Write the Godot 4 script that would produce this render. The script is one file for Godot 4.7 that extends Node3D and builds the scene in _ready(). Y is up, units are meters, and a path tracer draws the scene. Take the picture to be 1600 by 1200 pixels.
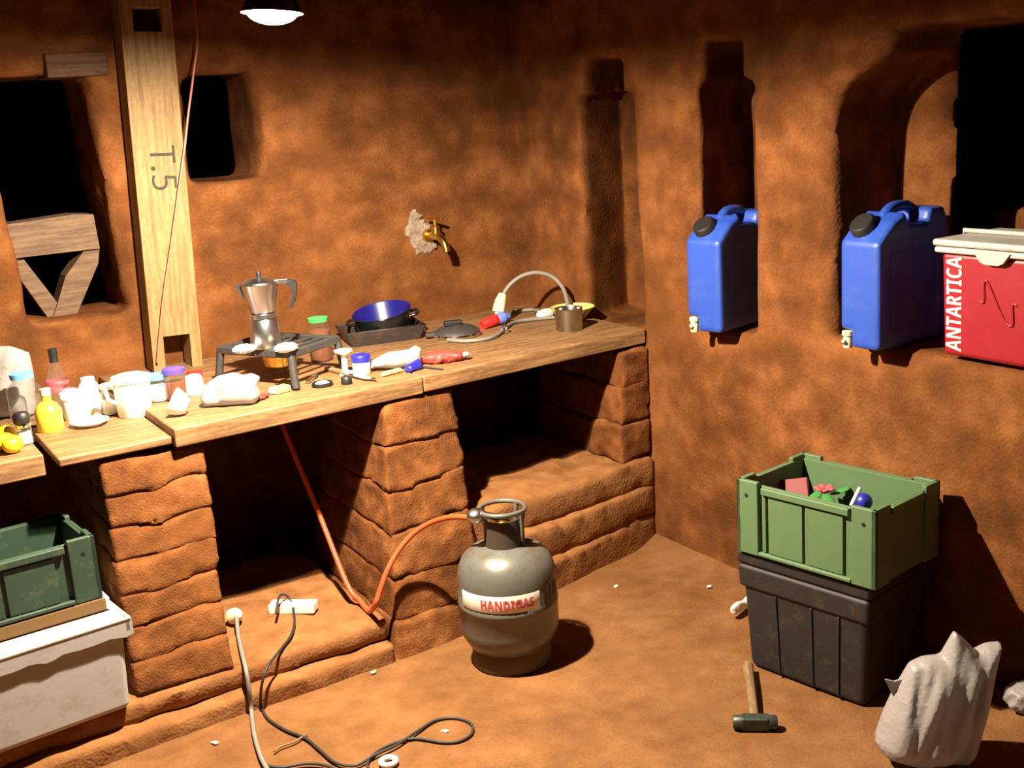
extends Node3D
# Kitchen corner in a rammed earth building, lit by one small shaded lamp.
# Room axes: x runs along the back wall (z = 0), the right wall is x = 0, y is up.

const FOCAL := 1850.0
const PITCH := 0.235
const ROLL := -0.067
const YAW := 0.533
const EYE := Vector3(-2.6866, 1.72, 4.3752)
const LAMP_AT := Vector3(-1.617, 1.96, 1.55)
const TOP := 0.846          # height of the worktop
const LOW := 0.822          # top of the thin board at its left end
var view_f: Vector3
var view_r: Vector3
var view_u: Vector3
var M := {}
var used := {}
var rough := FastNoiseLite.new()
var broad := FastNoiseLite.new()

# ---------------------------------------------------------------- mesh building
class MB:
	var v := PackedVector3Array()
	var n := PackedVector3Array()
	var i := PackedInt32Array()

	func add(vs: PackedVector3Array, ns: PackedVector3Array, ids: PackedInt32Array, xf := Transform3D()) -> MB:
		var base := v.size()
		for k in vs.size():
			v.append(xf * vs[k])
			n.append((xf.basis * ns[k]).normalized())
		for t in range(0, ids.size(), 3):
			var a := base + ids[t]
			var b := base + ids[t + 1]
			var c := base + ids[t + 2]
			if (v[c] - v[a]).cross(v[b] - v[a]).dot(n[a] + n[b] + n[c]) < 0.0:
				var swap := b
				b = c
				c = swap
			i.append(a); i.append(b); i.append(c)
		return self

	func mesh() -> ArrayMesh:
		var a := []
		a.resize(Mesh.ARRAY_MAX)
		a[Mesh.ARRAY_VERTEX] = v
		a[Mesh.ARRAY_NORMAL] = n
		a[Mesh.ARRAY_INDEX] = i
		var m := ArrayMesh.new()
		m.add_surface_from_arrays(Mesh.PRIMITIVE_TRIANGLES, a)
		return m

	func smooth() -> MB:
		var acc := PackedVector3Array()
		acc.resize(v.size())
		for t in range(0, i.size(), 3):
			var c := (v[i[t + 2]] - v[i[t]]).cross(v[i[t + 1]] - v[i[t]])
			for k in 3:
				acc[i[t + k]] += c
		for k in v.size():
			n[k] = acc[k].normalized() if acc[k].length_squared() > 1e-20 else Vector3.UP
		return self

	func warp(f: Callable) -> MB:
		for k in v.size():
			v[k] = f.call(v[k])
		return self

	# box with rounded edges, centred
	func rbox(size: Vector3, r: float, xf := Transform3D()) -> MB:
		var h := size * 0.5
		r = minf(r, minf(h.x, minf(h.y, h.z)) * 0.98)
		var inner := h - Vector3(r, r, r)
		var steps := [-1.0, -0.92, -0.55, 0.0]
		for axis in 3:
			for sgn in [-1.0, 1.0]:
				var b := (axis + 1) % 3
				var c := (axis + 2) % 3
				var cs := []
				for w in [b, c]:
					var lst := []
					lst.append(-h[w]); lst.append(-h[w] + r * 0.45); lst.append(-inner[w])
					lst.append(inner[w]); lst.append(h[w] - r * 0.45); lst.append(h[w])
					cs.append(lst)
				var vs := PackedVector3Array()
				var ns := PackedVector3Array()
				var ids := PackedInt32Array()
				for p in 6:
					for q in 6:
						var at := Vector3.ZERO
						at[axis] = sgn * h[axis]; at[b] = cs[0][p]; at[c] = cs[1][q]
						var core := Vector3(clampf(at.x, -inner.x, inner.x), clampf(at.y, -inner.y, inner.y), clampf(at.z, -inner.z, inner.z))
						var d := (at - core).normalized()
						vs.append(core + d * r); ns.append(d)
				for p in 5:
					for q in 5:
						var o := p * 6 + q
						if sgn > 0:
							ids.append_array([o, o + 1, o + 6, o + 6, o + 1, o + 7])
						else:
							ids.append_array([o, o + 6, o + 1, o + 1, o + 6, o + 7])
				add(vs, ns, ids, xf)
		return self

	# plain box between two corners
	func box(lo: Vector3, hi: Vector3, xf := Transform3D()) -> MB:
		return rbox(hi - lo, 0.0015, xf * Transform3D(Basis(), (lo + hi) * 0.5))

	func bev(lo: Vector3, hi: Vector3, r: float, xf := Transform3D()) -> MB:
		return rbox(hi - lo, r, xf * Transform3D(Basis(), (lo + hi) * 0.5))

	# profile of Vector2(radius, y), turned about y
	func lathe(prof: Array, segs := 28, xf := Transform3D(), a0 := 0.0, a1 := TAU) -> MB:
		var cnt := prof.size() - 1
		var dirs := []
		for k in cnt:
			var d: Vector2 = (prof[k + 1] - prof[k])
			dirs.append(Vector2(d.y, -d.x).normalized())
		for k in cnt:
			var n0: Vector2 = dirs[k]
			var n1: Vector2 = dirs[k]
			if k > 0 and n0.dot(dirs[k - 1]) > 0.72:
				n0 = (n0 + dirs[k - 1]).normalized()
			if k < cnt - 1 and n1.dot(dirs[k + 1]) > 0.72:
				n1 = (n1 + dirs[k + 1]).normalized()
			var vs := PackedVector3Array()
			var ns := PackedVector3Array()
			var ids := PackedInt32Array()
			for s in segs + 1:
				var a := lerpf(a0, a1, float(s) / segs)
				var e := Vector3(sin(a), 0, cos(a))
				vs.append(e * prof[k].x + Vector3.UP * prof[k].y); ns.append(e * n0.x + Vector3.UP * n0.y)
				vs.append(e * prof[k + 1].x + Vector3.UP * prof[k + 1].y); ns.append(e * n1.x + Vector3.UP * n1.y)
			for s in segs:
				var o := s * 2
				ids.append_array([o, o + 1, o + 2, o + 2, o + 1, o + 3])
			add(vs, ns, ids, xf)
		return self

	# round bar through points (already smooth); radii may be one number
	func tube(pts: Array, r: float, segs := 8, r_end := -1.0) -> MB:
		var vs := PackedVector3Array()
		var ns := PackedVector3Array()
		var ids := PackedInt32Array()
		var side := Vector3.ZERO
		var cnt := pts.size()
		for k in cnt:
			var t: Vector3 = (pts[mini(k + 1, cnt - 1)] - pts[maxi(k - 1, 0)]).normalized()
			if side == Vector3.ZERO:
				side = t.cross(Vector3.UP if absf(t.y) < 0.9 else Vector3.RIGHT).normalized()
			side = (side - t * side.dot(t)).normalized()
			var up := t.cross(side)
			var rr := r if r_end < 0.0 else lerpf(r, r_end, float(k) / (cnt - 1))
			for s in segs:
				var a := TAU * s / segs
				var d := side * cos(a) + up * sin(a)
				vs.append(pts[k] + d * rr); ns.append(d)
		for k in cnt - 1:
			for s in segs:
				var o := k * segs + s
				var q := k * segs + (s + 1) % segs
				ids.append_array([o, q, o + segs, o + segs, q, q + segs])
		for e in 2:
			var c := vs.size()
			var at := 0 if e == 0 else cnt - 1
			vs.append(pts[at]); ns.append((pts[0] - pts[1]).normalized() if e == 0 else (pts[cnt - 1] - pts[cnt - 2]).normalized())
			for s in segs:
				var o := at * segs + s
				var q := at * segs + (s + 1) % segs
				if e == 0:
					ids.append_array([c, q, o])
				else:
					ids.append_array([c, o, q])
		return add(vs, ns, ids)

	# straight cylinder or cone with flat ends
	func rod(a: Vector3, b: Vector3, r0: float, r1: float, segs := 18) -> MB:
		var d := b - a
		var y := d.normalized()
		var x := y.cross(Vector3.UP if absf(y.y) < 0.9 else Vector3.RIGHT).normalized()
		return lathe([Vector2(0, 0), Vector2(r0 * 0.9, 0), Vector2(r0, 0.002), Vector2(r1, d.length() - 0.002), Vector2(r1 * 0.9, d.length()), Vector2(0, d.length())], segs, Transform3D(Basis(x, y, x.cross(y)), a))

	func bar(a: Vector3, b: Vector3, r: float, segs := 8) -> MB:
		return tube([a, b], r, segs)

	# polygon in x-y pushed along z from 0 to depth
	func prism(poly: PackedVector2Array, depth: float, xf := Transform3D()) -> MB:
		var tri := Geometry2D.triangulate_polygon(poly)
		var cnt := poly.size()
		for e in 2:
			var vs := PackedVector3Array()
			var ns := PackedVector3Array()
			var ids := PackedInt32Array()
			for p in poly:
				vs.append(Vector3(p.x, p.y, depth * e)); ns.append(Vector3(0, 0, 1 if e == 1 else -1))
			for t in range(0, tri.size(), 3):
				if e == 0:
					ids.append_array([tri[t], tri[t + 2], tri[t + 1]])
				else:
					ids.append_array([tri[t], tri[t + 1], tri[t + 2]])
			add(vs, ns, ids, xf)
		var sgn := -1.0 if Geometry2D.is_polygon_clockwise(poly) else 1.0
		for k in cnt:
			var a := poly[k]
			var b := poly[(k + 1) % cnt]
			var d := (b - a).normalized()
			var nn := Vector3(d.y, -d.x, 0) * sgn
			add(PackedVector3Array([Vector3(a.x, a.y, 0), Vector3(b.x, b.y, 0), Vector3(a.x, a.y, depth), Vector3(b.x, b.y, depth)]), PackedVector3Array([nn, nn, nn, nn]), PackedInt32Array([0, 1, 2, 2, 1, 3]), xf)
		return self

	# ball squashed by radii
	func ball(radii: Vector3, xf := Transform3D(), rings := 12, segs := 18) -> MB:
		var vs := PackedVector3Array()
		var ns := PackedVector3Array()
		var ids := PackedInt32Array()
		for p in rings + 1:
			var b := PI * p / rings
			for s in segs + 1:
				var a := TAU * s / segs
				var d := Vector3(sin(b) * sin(a), cos(b), sin(b) * cos(a))
				vs.append(d * radii); ns.append((d / radii).normalized())
		for p in rings:
			for s in segs:
				var o := p * (segs + 1) + s
				ids.append_array([o, o + segs + 1, o + 1, o + 1, o + segs + 1, o + segs + 2])
		return add(vs, ns, ids, xf)

	func torus(R: float, r: float, xf := Transform3D(), segs := 32, ring := 10) -> MB:
		var vs := PackedVector3Array()
		var ns := PackedVector3Array()
		var ids := PackedInt32Array()
		for s in segs + 1:
			var a := TAU * s / segs
			var e := Vector3(sin(a), 0, cos(a))
			for q in ring + 1:
				var b := TAU * q / ring
				var d := e * cos(b) + Vector3.UP * sin(b)
				vs.append(e * R + d * r); ns.append(d)
		for s in segs:
			for q in ring:
				var o := s * (ring + 1) + q
				ids.append_array([o, o + ring + 1, o + 1, o + 1, o + ring + 1, o + ring + 2])
		return add(vs, ns, ids, xf)

	# surface of a signed distance field, one vertex in each crossed cell
	func net(lo: Vector3, hi: Vector3, cell: float, f: Callable, slack := 0.05) -> MB:
		var B := 4
		var nx := int(ceil((hi.x - lo.x) / cell / B)) * B
		var ny := int(ceil((hi.y - lo.y) / cell / B)) * B
		var nz := int(ceil((hi.z - lo.z) / cell / B)) * B
		var sx := nx + 1
		var sxy := sx * (ny + 1)
		var val := PackedFloat32Array()
		val.resize(sxy * (nz + 1))
		val.fill(1e9)
		var live := []
		var far := cell * B * 0.5 * 1.75 + slack
		for bz in range(0, nz, B):
			for by in range(0, ny, B):
				for bx in range(0, nx, B):
					var d: float = f.call(lo + Vector3(bx + B * 0.5, by + B * 0.5, bz + B * 0.5) * cell)
					if absf(d) > far:
						for z in range(bz, bz + B + 1):
							for y in range(by, by + B + 1):
								for x in range(bx, bx + B + 1):
									var o := x + y * sx + z * sxy
									if val[o] > 1e8:
										val[o] = d
					else:
						live.append(Vector3i(bx, by, bz))
		var done := PackedByteArray()
		done.resize(val.size())
		for b: Vector3i in live:
			for z in range(b.z, b.z + B + 1):
				for y in range(b.y, b.y + B + 1):
					for x in range(b.x, b.x + B + 1):
						var o := x + y * sx + z * sxy
						if done[o] == 0:
							done[o] = 1
							val[o] = f.call(lo + Vector3(x, y, z) * cell)
		var at := {}
		var vs := PackedVector3Array()
		var ids := PackedInt32Array()
		var offs := [0, 1, sx, sx + 1, sxy, sxy + 1, sxy + sx, sxy + sx + 1]
		var edges := [[0, 1], [2, 3], [4, 5], [6, 7], [0, 2], [1, 3], [4, 6], [5, 7], [0, 4], [1, 5], [2, 6], [3, 7]]
		var crossed := []
		for b: Vector3i in live:
			for z in range(b.z, b.z + B):
				for y in range(b.y, b.y + B):
					for x in range(b.x, b.x + B):
						var o := x + y * sx + z * sxy
						var inside := 0
						for k in 8:
							if val[o + offs[k]] < 0.0:
								inside += 1
						if inside == 0 or inside == 8:
							continue
						var sum := Vector3.ZERO
						var cnt := 0
						for e in edges:
							var a: float = val[o + offs[e[0]]]
							var c: float = val[o + offs[e[1]]]
							if (a < 0.0) != (c < 0.0):
								var t := a / (a - c)
								var p0 := Vector3(e[0] & 1, (e[0] >> 1) & 1, e[0] >> 2)
								var p1 := Vector3(e[1] & 1, (e[1] >> 1) & 1, e[1] >> 2)
								sum += p0.lerp(p1, t)
								cnt += 1
						at[o] = vs.size()
						vs.append(lo + (Vector3(x, y, z) + sum / cnt) * cell)
						crossed.append(o)
		for o: int in crossed:
			var s0 := val[o] < 0.0
			for axis in 3:
				var st: int = [1, sx, sxy][axis]
				var u: int = [sx, sxy, 1][axis]
				var w: int = [sxy, 1, sx][axis]
				var s1 := val[o + st] < 0.0
				if s0 == s1:
					continue
				if not (at.has(o - u) and at.has(o - w) and at.has(o - u - w)):
					continue
				var a: int = at[o]
				var b2: int = at[o - u]
				var c: int = at[o - u - w]
				var d: int = at[o - w]
				if s0:
					ids.append_array([a, c, b2, a, d, c])
				else:
					ids.append_array([a, b2, c, a, c, d])
		var ns := PackedVector3Array()
		ns.resize(vs.size())
		var tmp := MB.new()
		tmp.v = vs; tmp.n = ns; tmp.i = ids
		tmp.smooth()
		return add(tmp.v, tmp.n, tmp.i)

# ---------------------------------------------------------------- naming and placing
func numbered(called: String) -> String:
	used[called] = used.get(called, -1) + 1
	return called if used[called] == 0 else "%s_%03d" % [called, used[called]]

func thing(called: String, label: String, category: String, at := Vector3.ZERO, turn := 0.0, group := "") -> Node3D:
	var o := Node3D.new()
	o.name = numbered(called)
	add_child(o)
	o.position = at
	o.rotation_degrees.y = turn
	tag(o, label, category, group)
	return o

func tag(o: Node, label: String, category := "", group := "") -> void:
	o.set_meta("label", label)
	if category: o.set_meta("category", category)
	if group: o.set_meta("group", group)

func part(parent: Node3D, called: String, mb: MB, mat: Material, label := "") -> MeshInstance3D:
	var o := MeshInstance3D.new()
	o.mesh = mb.mesh()
	o.material_override = mat
	o.name = called
	o.cast_shadow = GeometryInstance3D.SHADOW_CASTING_SETTING_ON
	parent.add_child(o, true)
	if label: o.set_meta("label", label)
	return o

func struct(called: String, mb: MB, mat: Material) -> MeshInstance3D:
	var o := part(self, called, mb, mat)
	o.set_meta("kind", "structure")
	return o

func single(called: String, mb: MB, mat: Material, label: String, category: String, group := "") -> MeshInstance3D:
	var o := part(self, numbered(called), mb, mat)
	tag(o, label, category, group)
	return o

func mv(x: float, y: float, z: float, ry := 0.0, rx := 0.0, rz := 0.0) -> Transform3D:
	return Transform3D(Basis.from_euler(Vector3(deg_to_rad(rx), deg_to_rad(ry), deg_to_rad(rz))), Vector3(x, y, z))

# where the sight line through a photo pixel meets the plane axis = value
func hit(u: float, v: float, axis: int, value: float) -> Vector3:
	var d := view_f + view_r * ((u - 800.0) / FOCAL) - view_u * ((v - 600.0) / FOCAL)
	return EYE + d * ((value - EYE[axis]) / d[axis])

func on_top(u: float, v: float, h := 0.0) -> Vector3:
	return hit(u, v, 1, TOP + h)

func on_low(u: float, v: float, h := 0.0) -> Vector3:
	return hit(u, v, 1, LOW + h)

func spline(pts: Array, per := 6) -> Array:
	var out := []
	var c := pts.size()
	for k in c - 1:
		var a: Vector3 = pts[maxi(k - 1, 0)]
		var b: Vector3 = pts[k]
		var d: Vector3 = pts[k + 1]
		var e: Vector3 = pts[mini(k + 2, c - 1)]
		for s in per:
			out.append(b.cubic_interpolate(d, a, e, float(s) / per))
	out.append(pts[c - 1])
	return out

# ---------------------------------------------------------------- materials
func noise_img(w: int, h: int, freq: float, octaves: int, sd: int) -> Image:
	var f := FastNoiseLite.new()
	f.seed = sd
	f.noise_type = FastNoiseLite.TYPE_SIMPLEX_SMOOTH
	f.frequency = freq
	f.fractal_octaves = octaves
	var im := f.get_seamless_image(w, h, false, false, 0.2)
	im.convert(Image.FORMAT_L8)
	return im

func stretch(im: Image, w: int, h: int) -> PackedByteArray:
	im.resize(w, h, Image.INTERPOLATE_CUBIC)
	return im.get_data()

func tex(im: Image) -> ImageTexture:
	return ImageTexture.create_from_image(im)

# soil colours: mottled clay, pale lime bloom and dark damp lumps, optional compaction layers
func earth_images(size: int, dark: Color, mid: Color, pale: Color, layers: float, sd: int) -> Array:
	var a := stretch(noise_img(256, 256, 0.018, 4, sd), size, size)
	var b := stretch(noise_img(512, 512, 0.03, 4, sd + 1), size, size)
	var c := stretch(noise_img(64, 256, 0.045, 3, sd + 2), size, size)
	var g := noise_img(size, size, 0.16, 3, sd + 3).get_data()
	var col := PackedByteArray()
	col.resize(size * size * 3)
	var hgt := PackedByteArray()
	hgt.resize(size * size)
	for k in size * size:
		var va := a[k] / 255.0
		var vb := b[k] / 255.0
		var vc := c[k] / 255.0
		var vg := g[k] / 255.0
		var t := 0.5 + (va - 0.5) * 0.75 + (vb - 0.5) * 0.7 + (vc - 0.5) * layers + (vg - 0.5) * 0.3
		var q := dark.lerp(mid, clampf(t * 2.0, 0.0, 1.0)) if t < 0.5 else mid.lerp(pale, clampf(t * 2.0 - 1.0, 0.0, 1.0))
		col[k * 3] = int(q.r * 255.0); col[k * 3 + 1] = int(q.g * 255.0); col[k * 3 + 2] = int(q.b * 255.0)
		hgt[k] = int(clampf(0.5 + (vb - 0.5) * 0.8 + (vg - 0.5) * 0.5 + (vc - 0.5) * layers * 0.8, 0.0, 1.0) * 255.0)
	return [tex(Image.create_from_data(size, size, false, Image.FORMAT_RGB8, col)), tex(Image.create_from_data(size, size, false, Image.FORMAT_L8, hgt))]

func tri(m: StandardMaterial3D, scale: Vector3, world := true) -> StandardMaterial3D:
	m.uv1_triplanar = true
	m.uv1_world_triplanar = world
	m.uv1_scale = scale
	m.uv1_triplanar_sharpness = 4.0
	return m

func earth(imgs: Array, tile: float, relief: float, tint := Color.WHITE) -> StandardMaterial3D:
	var m := StandardMaterial3D.new()
	m.albedo_color = tint
	m.albedo_texture = imgs[0]
	m.heightmap_enabled = true
	m.heightmap_texture = imgs[1]
	m.heightmap_scale = relief
	m.roughness = 0.95
	m.metallic_specular = 0.2
	return tri(m, Vector3.ONE / tile)

# wood: grain runs along x, y or z of the object
func wood(dark: Color, pale: Color, sd: int, along: int, rough_ := 0.65) -> StandardMaterial3D:
	var w := 512
	var a := noise_img(512, 512, 0.03, 4, sd).get_data()
	var strip := noise_img(32, 512, 0.05, 4, sd + 1)
	var b := stretch(strip, w, w)
	var fine := stretch(noise_img(64, 512, 0.22, 2, sd + 2), w, w)
	var col := PackedByteArray()
	col.resize(w * w * 3)
	for k in w * w:
		var src := k
		var t := clampf(0.5 + (b[src] / 255.0 - 0.5) * 1.6 + (fine[src] / 255.0 - 0.5) * 0.7 + (a[src] / 255.0 - 0.5) * 0.4, 0.0, 1.0)
		var q := dark.lerp(pale, t)
		col[k * 3] = int(q.r * 255.0); col[k * 3 + 1] = int(q.g * 255.0); col[k * 3 + 2] = int(q.b * 255.0)
	var im := Image.create_from_data(w, w, false, Image.FORMAT_RGB8, col)
	if along == 1:
		im.rotate_90(CLOCKWISE)
	var m := StandardMaterial3D.new()
	m.albedo_texture = tex(im)
	m.roughness = rough_
	return tri(m, Vector3.ONE / 0.5, false)

func flat(c: Color, r := 0.5, metal := 0.0, spec := 0.5) -> StandardMaterial3D:
	var m := StandardMaterial3D.new()
	m.albedo_color = c
	m.roughness = r
	m.metallic = metal
	m.metallic_specular = spec
	return m

# paint or plastic with scuffs and dust of another colour
func worn(c: Color, dirt: Color, amount: float, sd: int, r := 0.5, tile := 0.5, metal := 0.0) -> StandardMaterial3D:
	var w := 256
	var a := noise_img(w, w, 0.02, 5, sd).get_data()
	var b := noise_img(w, w, 0.12, 3, sd + 7).get_data()
	var col := PackedByteArray()
	col.resize(w * w * 3)
	for k in w * w:
		var t := clampf((a[k] / 255.0 - 0.52) * 2.5 + (b[k] / 255.0 - 0.5) * 1.4, 0.0, 1.0) * amount
		var q := c.lerp(dirt, t)
		col[k * 3] = int(q.r * 255.0); col[k * 3 + 1] = int(q.g * 255.0); col[k * 3 + 2] = int(q.b * 255.0)
	var m := StandardMaterial3D.new()
	m.albedo_texture = tex(Image.create_from_data(w, w, false, Image.FORMAT_RGB8, col))
	m.roughness = r
	m.metallic = metal
	return tri(m, Vector3.ONE / tile, false)

func clear(c: Color, alpha: float) -> StandardMaterial3D:
	var m := flat(Color(c.r, c.g, c.b, alpha), 0.05)
	m.transparency = BaseMaterial3D.TRANSPARENCY_ALPHA
	return m

func film(c: Color, r := 0.35, through := 0.5) -> StandardMaterial3D:
	var m := flat(c, r)
	m.backlight_enabled = true
	m.backlight = Color(through, through, through)
	return m

# fine ridges of creased film
func crinkle() -> ImageTexture:
	var f := FastNoiseLite.new()
	f.seed = 77
	f.noise_type = FastNoiseLite.TYPE_SIMPLEX_SMOOTH
	f.frequency = 0.012
	f.fractal_type = FastNoiseLite.FRACTAL_RIDGED
	f.fractal_octaves = 3
	f.domain_warp_enabled = true
	f.domain_warp_amplitude = 20.0
	var im := f.get_seamless_image(256, 256, false, false, 0.2)
	im.convert(Image.FORMAT_L8)
	return tex(im)

func c8(r: int, g: int, b: int) -> Color:
	return Color8(r, g, b)

func make_materials() -> void:
	var wall := earth_images(1024, c8(80, 47, 24), c8(106, 64, 33), c8(136, 87, 50), 0.5, 11)
	M.wall = earth(wall, 2.3, 0.3)
	M.pier = earth(wall, 1.3, 0.4)
	var ground := earth_images(768, c8(104, 69, 40), c8(118, 80, 48), c8(132, 92, 58), 0.0, 41)
	M.floor = earth(ground, 1.7, 0.3)
	M.bench = earth(earth_images(768, c8(112, 72, 42), c8(134, 90, 54), c8(152, 108, 68), 0.2, 61), 1.5, 0.35)
	M.ceiling = flat(c8(58, 42, 32), 0.9)
	M.plank = wood(c8(106, 74, 45), c8(148, 112, 73), 5, 0, 0.6)
	M.post = wood(c8(122, 92, 53), c8(152, 121, 76), 25, 1, 0.65)
	M.brace = wood(c8(84, 61, 42), c8(112, 86, 62), 35, 0, 0.75)
	M.beam = wood(c8(76, 50, 32), c8(104, 72, 48), 45, 0, 0.8)
	M.plaster = earth(earth_images(256, c8(116, 98, 82), c8(138, 122, 106), c8(158, 144, 128), 0.0, 71), 0.3, 0.4)
	M.blue = worn(c8(38, 70, 162), c8(84, 104, 156), 0.25, 91, 0.42)
	M.red = worn(c8(138, 21, 32), c8(150, 62, 64), 0.2, 101, 0.38)
	M.white = flat(c8(236, 234, 228), 0.4)
	M.lid_white = worn(c8(176, 173, 166), c8(130, 114, 98), 0.3, 111, 0.45)
	M.tub = worn(c8(160, 157, 154), c8(136, 122, 106), 0.35, 121, 0.5)
	M.green = worn(c8(80, 106, 72), c8(96, 106, 70), 0.4, 131, 0.6)
	M.dark_green = worn(c8(38, 58, 44), c8(80, 84, 60), 0.6, 141, 0.6)
	M.black = worn(c8(27, 26, 25), c8(84, 60, 40), 0.4, 151, 0.62)
	M.cap = flat(c8(26, 26, 26), 0.5)
	M.gas = worn(c8(98, 98, 92), c8(88, 66, 42), 0.45, 161, 0.36, 0.4, 0.25)
	M.gas_foot = worn(c8(84, 72, 54), c8(92, 58, 34), 0.8, 171, 0.7, 0.3)
	M.collar = worn(c8(56, 48, 38), c8(76, 50, 30), 0.6, 181, 0.6, 0.2)
	M.orange = flat(c8(196, 82, 44), 0.45)
	M.alu = flat(c8(196, 196, 198), 0.3, 1.0)
	M.steel = flat(c8(176, 170, 164), 0.26, 1.0)
	M.chrome = flat(c8(220, 220, 220), 0.12, 1.0)
	M.brass = flat(c8(214, 178, 92), 0.25, 1.0)
	M.iron = worn(c8(62, 62, 64), c8(96, 74, 56), 0.6, 191, 0.6, 0.2, 0.4)
	M.enamel = flat(c8(20, 24, 26), 0.18)
	M.cobalt = flat(c8(24, 22, 104), 0.3)
	M.tray = worn(c8(36, 28, 24), c8(70, 44, 28), 0.7, 201, 0.5)
	M.glass = clear(c8(120, 126, 118), 0.1)
	M.amber = flat(c8(120, 62, 30), 0.3)
	M.oil = flat(c8(232, 206, 60), 0.3)
	M.lemon = flat(c8(238, 198, 30), 0.45)
	M.green_lid = flat(c8(66, 168, 84), 0.4)
	M.sky_lid = flat(c8(96, 168, 226), 0.4)
	M.violet = flat(c8(86, 66, 170), 0.4)
	M.bag = film(c8(152, 146, 144), 0.48, 0.6)
	M.bag.heightmap_enabled = true
	M.bag.heightmap_texture = crinkle()
	M.bag.heightmap_scale = 0.16
	tri(M.bag, Vector3.ONE / 0.22, false)
	M.bag_print = flat(c8(190, 60, 40), 0.5)
	M.leaf = flat(c8(56, 130, 60), 0.6)
	M.petal = flat(c8(222, 80, 92), 0.5)
	M.maroon = flat(c8(120, 40, 40), 0.6)
	M.deep_blue = flat(c8(34, 36, 150), 0.4)
	M.light_blue = flat(c8(96, 120, 206), 0.45)
	M.red_cap = flat(c8(214, 40, 40), 0.4)
	M.cream = flat(c8(226, 214, 170), 0.45)
	M.enamel_yellow = flat(c8(222, 206, 122), 0.28)
	M.grey_cable = flat(c8(122, 118, 110), 0.55)
	M.dark_cable = flat(c8(44, 41, 38), 0.55)
	M.copper = flat(c8(206, 132, 104), 0.4, 0.3)
	M.handle = wood(c8(104, 78, 50), c8(140, 110, 76), 55, 0, 0.7)
	M.hammer = worn(c8(70, 70, 66), c8(60, 120, 96), 0.8, 211, 0.45, 0.12, 0.6)
	M.card = flat(c8(112, 82, 46), 0.85)
	M.meat = flat(c8(176, 64, 58), 0.5)
	M.pencil = flat(c8(58, 52, 42), 0.9)
	M.print_red = flat(c8(206, 66, 66), 0.6)
	M.label_white = worn(c8(222, 214, 204), c8(170, 150, 130), 0.4, 221, 0.55)
	M.paper = flat(c8(232, 230, 224), 0.7)
	M.yellow_card = flat(c8(230, 214, 110), 0.6)
	M.shade = flat(c8(60, 58, 56), 0.5)
	M.shade_in = flat(c8(235, 235, 232), 0.35)
	M.bulb = flat(c8(255, 250, 240), 0.4)
	M.bulb.emission_enabled = true
	M.bulb.emission = Color(1.0, 0.96, 0.92)
	M.bulb.emission_energy_multiplier = 6.0

# ---------------------------------------------------------------- scene
func _ready() -> void:
	# camera
	var fw := Vector3(sin(YAW) * cos(PITCH), -sin(PITCH), -cos(YAW) * cos(PITCH))
	var r0 := Vector3(cos(YAW), 0, sin(YAW))
	var u0 := r0.cross(fw)
	view_f = fw
	view_r = r0 * cos(ROLL) + u0 * sin(ROLL)
	view_u = u0 * cos(ROLL) - r0 * sin(ROLL)
	var cam := Camera3D.new()
	cam.name = "camera"
	cam.fov = rad_to_deg(2.0 * atan(600.0 / FOCAL))
	cam.near = 0.05
	add_child(cam)
	cam.transform = Transform3D(Basis(view_r, view_u, -view_f), EYE)
	cam.current = true
	# night outside
	var we := WorldEnvironment.new()
	we.name = "environment"
	var env := Environment.new()
	env.background_mode = Environment.BG_COLOR
	env.background_color = Color(0.0, 0.0, 0.0)
	env.tonemap_mode = Environment.TONE_MAPPER_LINEAR
	env.tonemap_exposure = 1.0
	env.sdfgi_enabled = true
	env.ssao_enabled = true
	env.ssil_enabled = true
	we.environment = env
	add_child(we)

	rough.seed = 3
	rough.frequency = 9.0
	rough.fractal_octaves = 3
	broad.seed = 8
	broad.frequency = 1.6
	broad.fractal_octaves = 2
	make_materials()
	lamp()
	build_shell()
	build_counter()
	build_niche_things()
	build_floor_things()
	build_counter_things()

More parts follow.
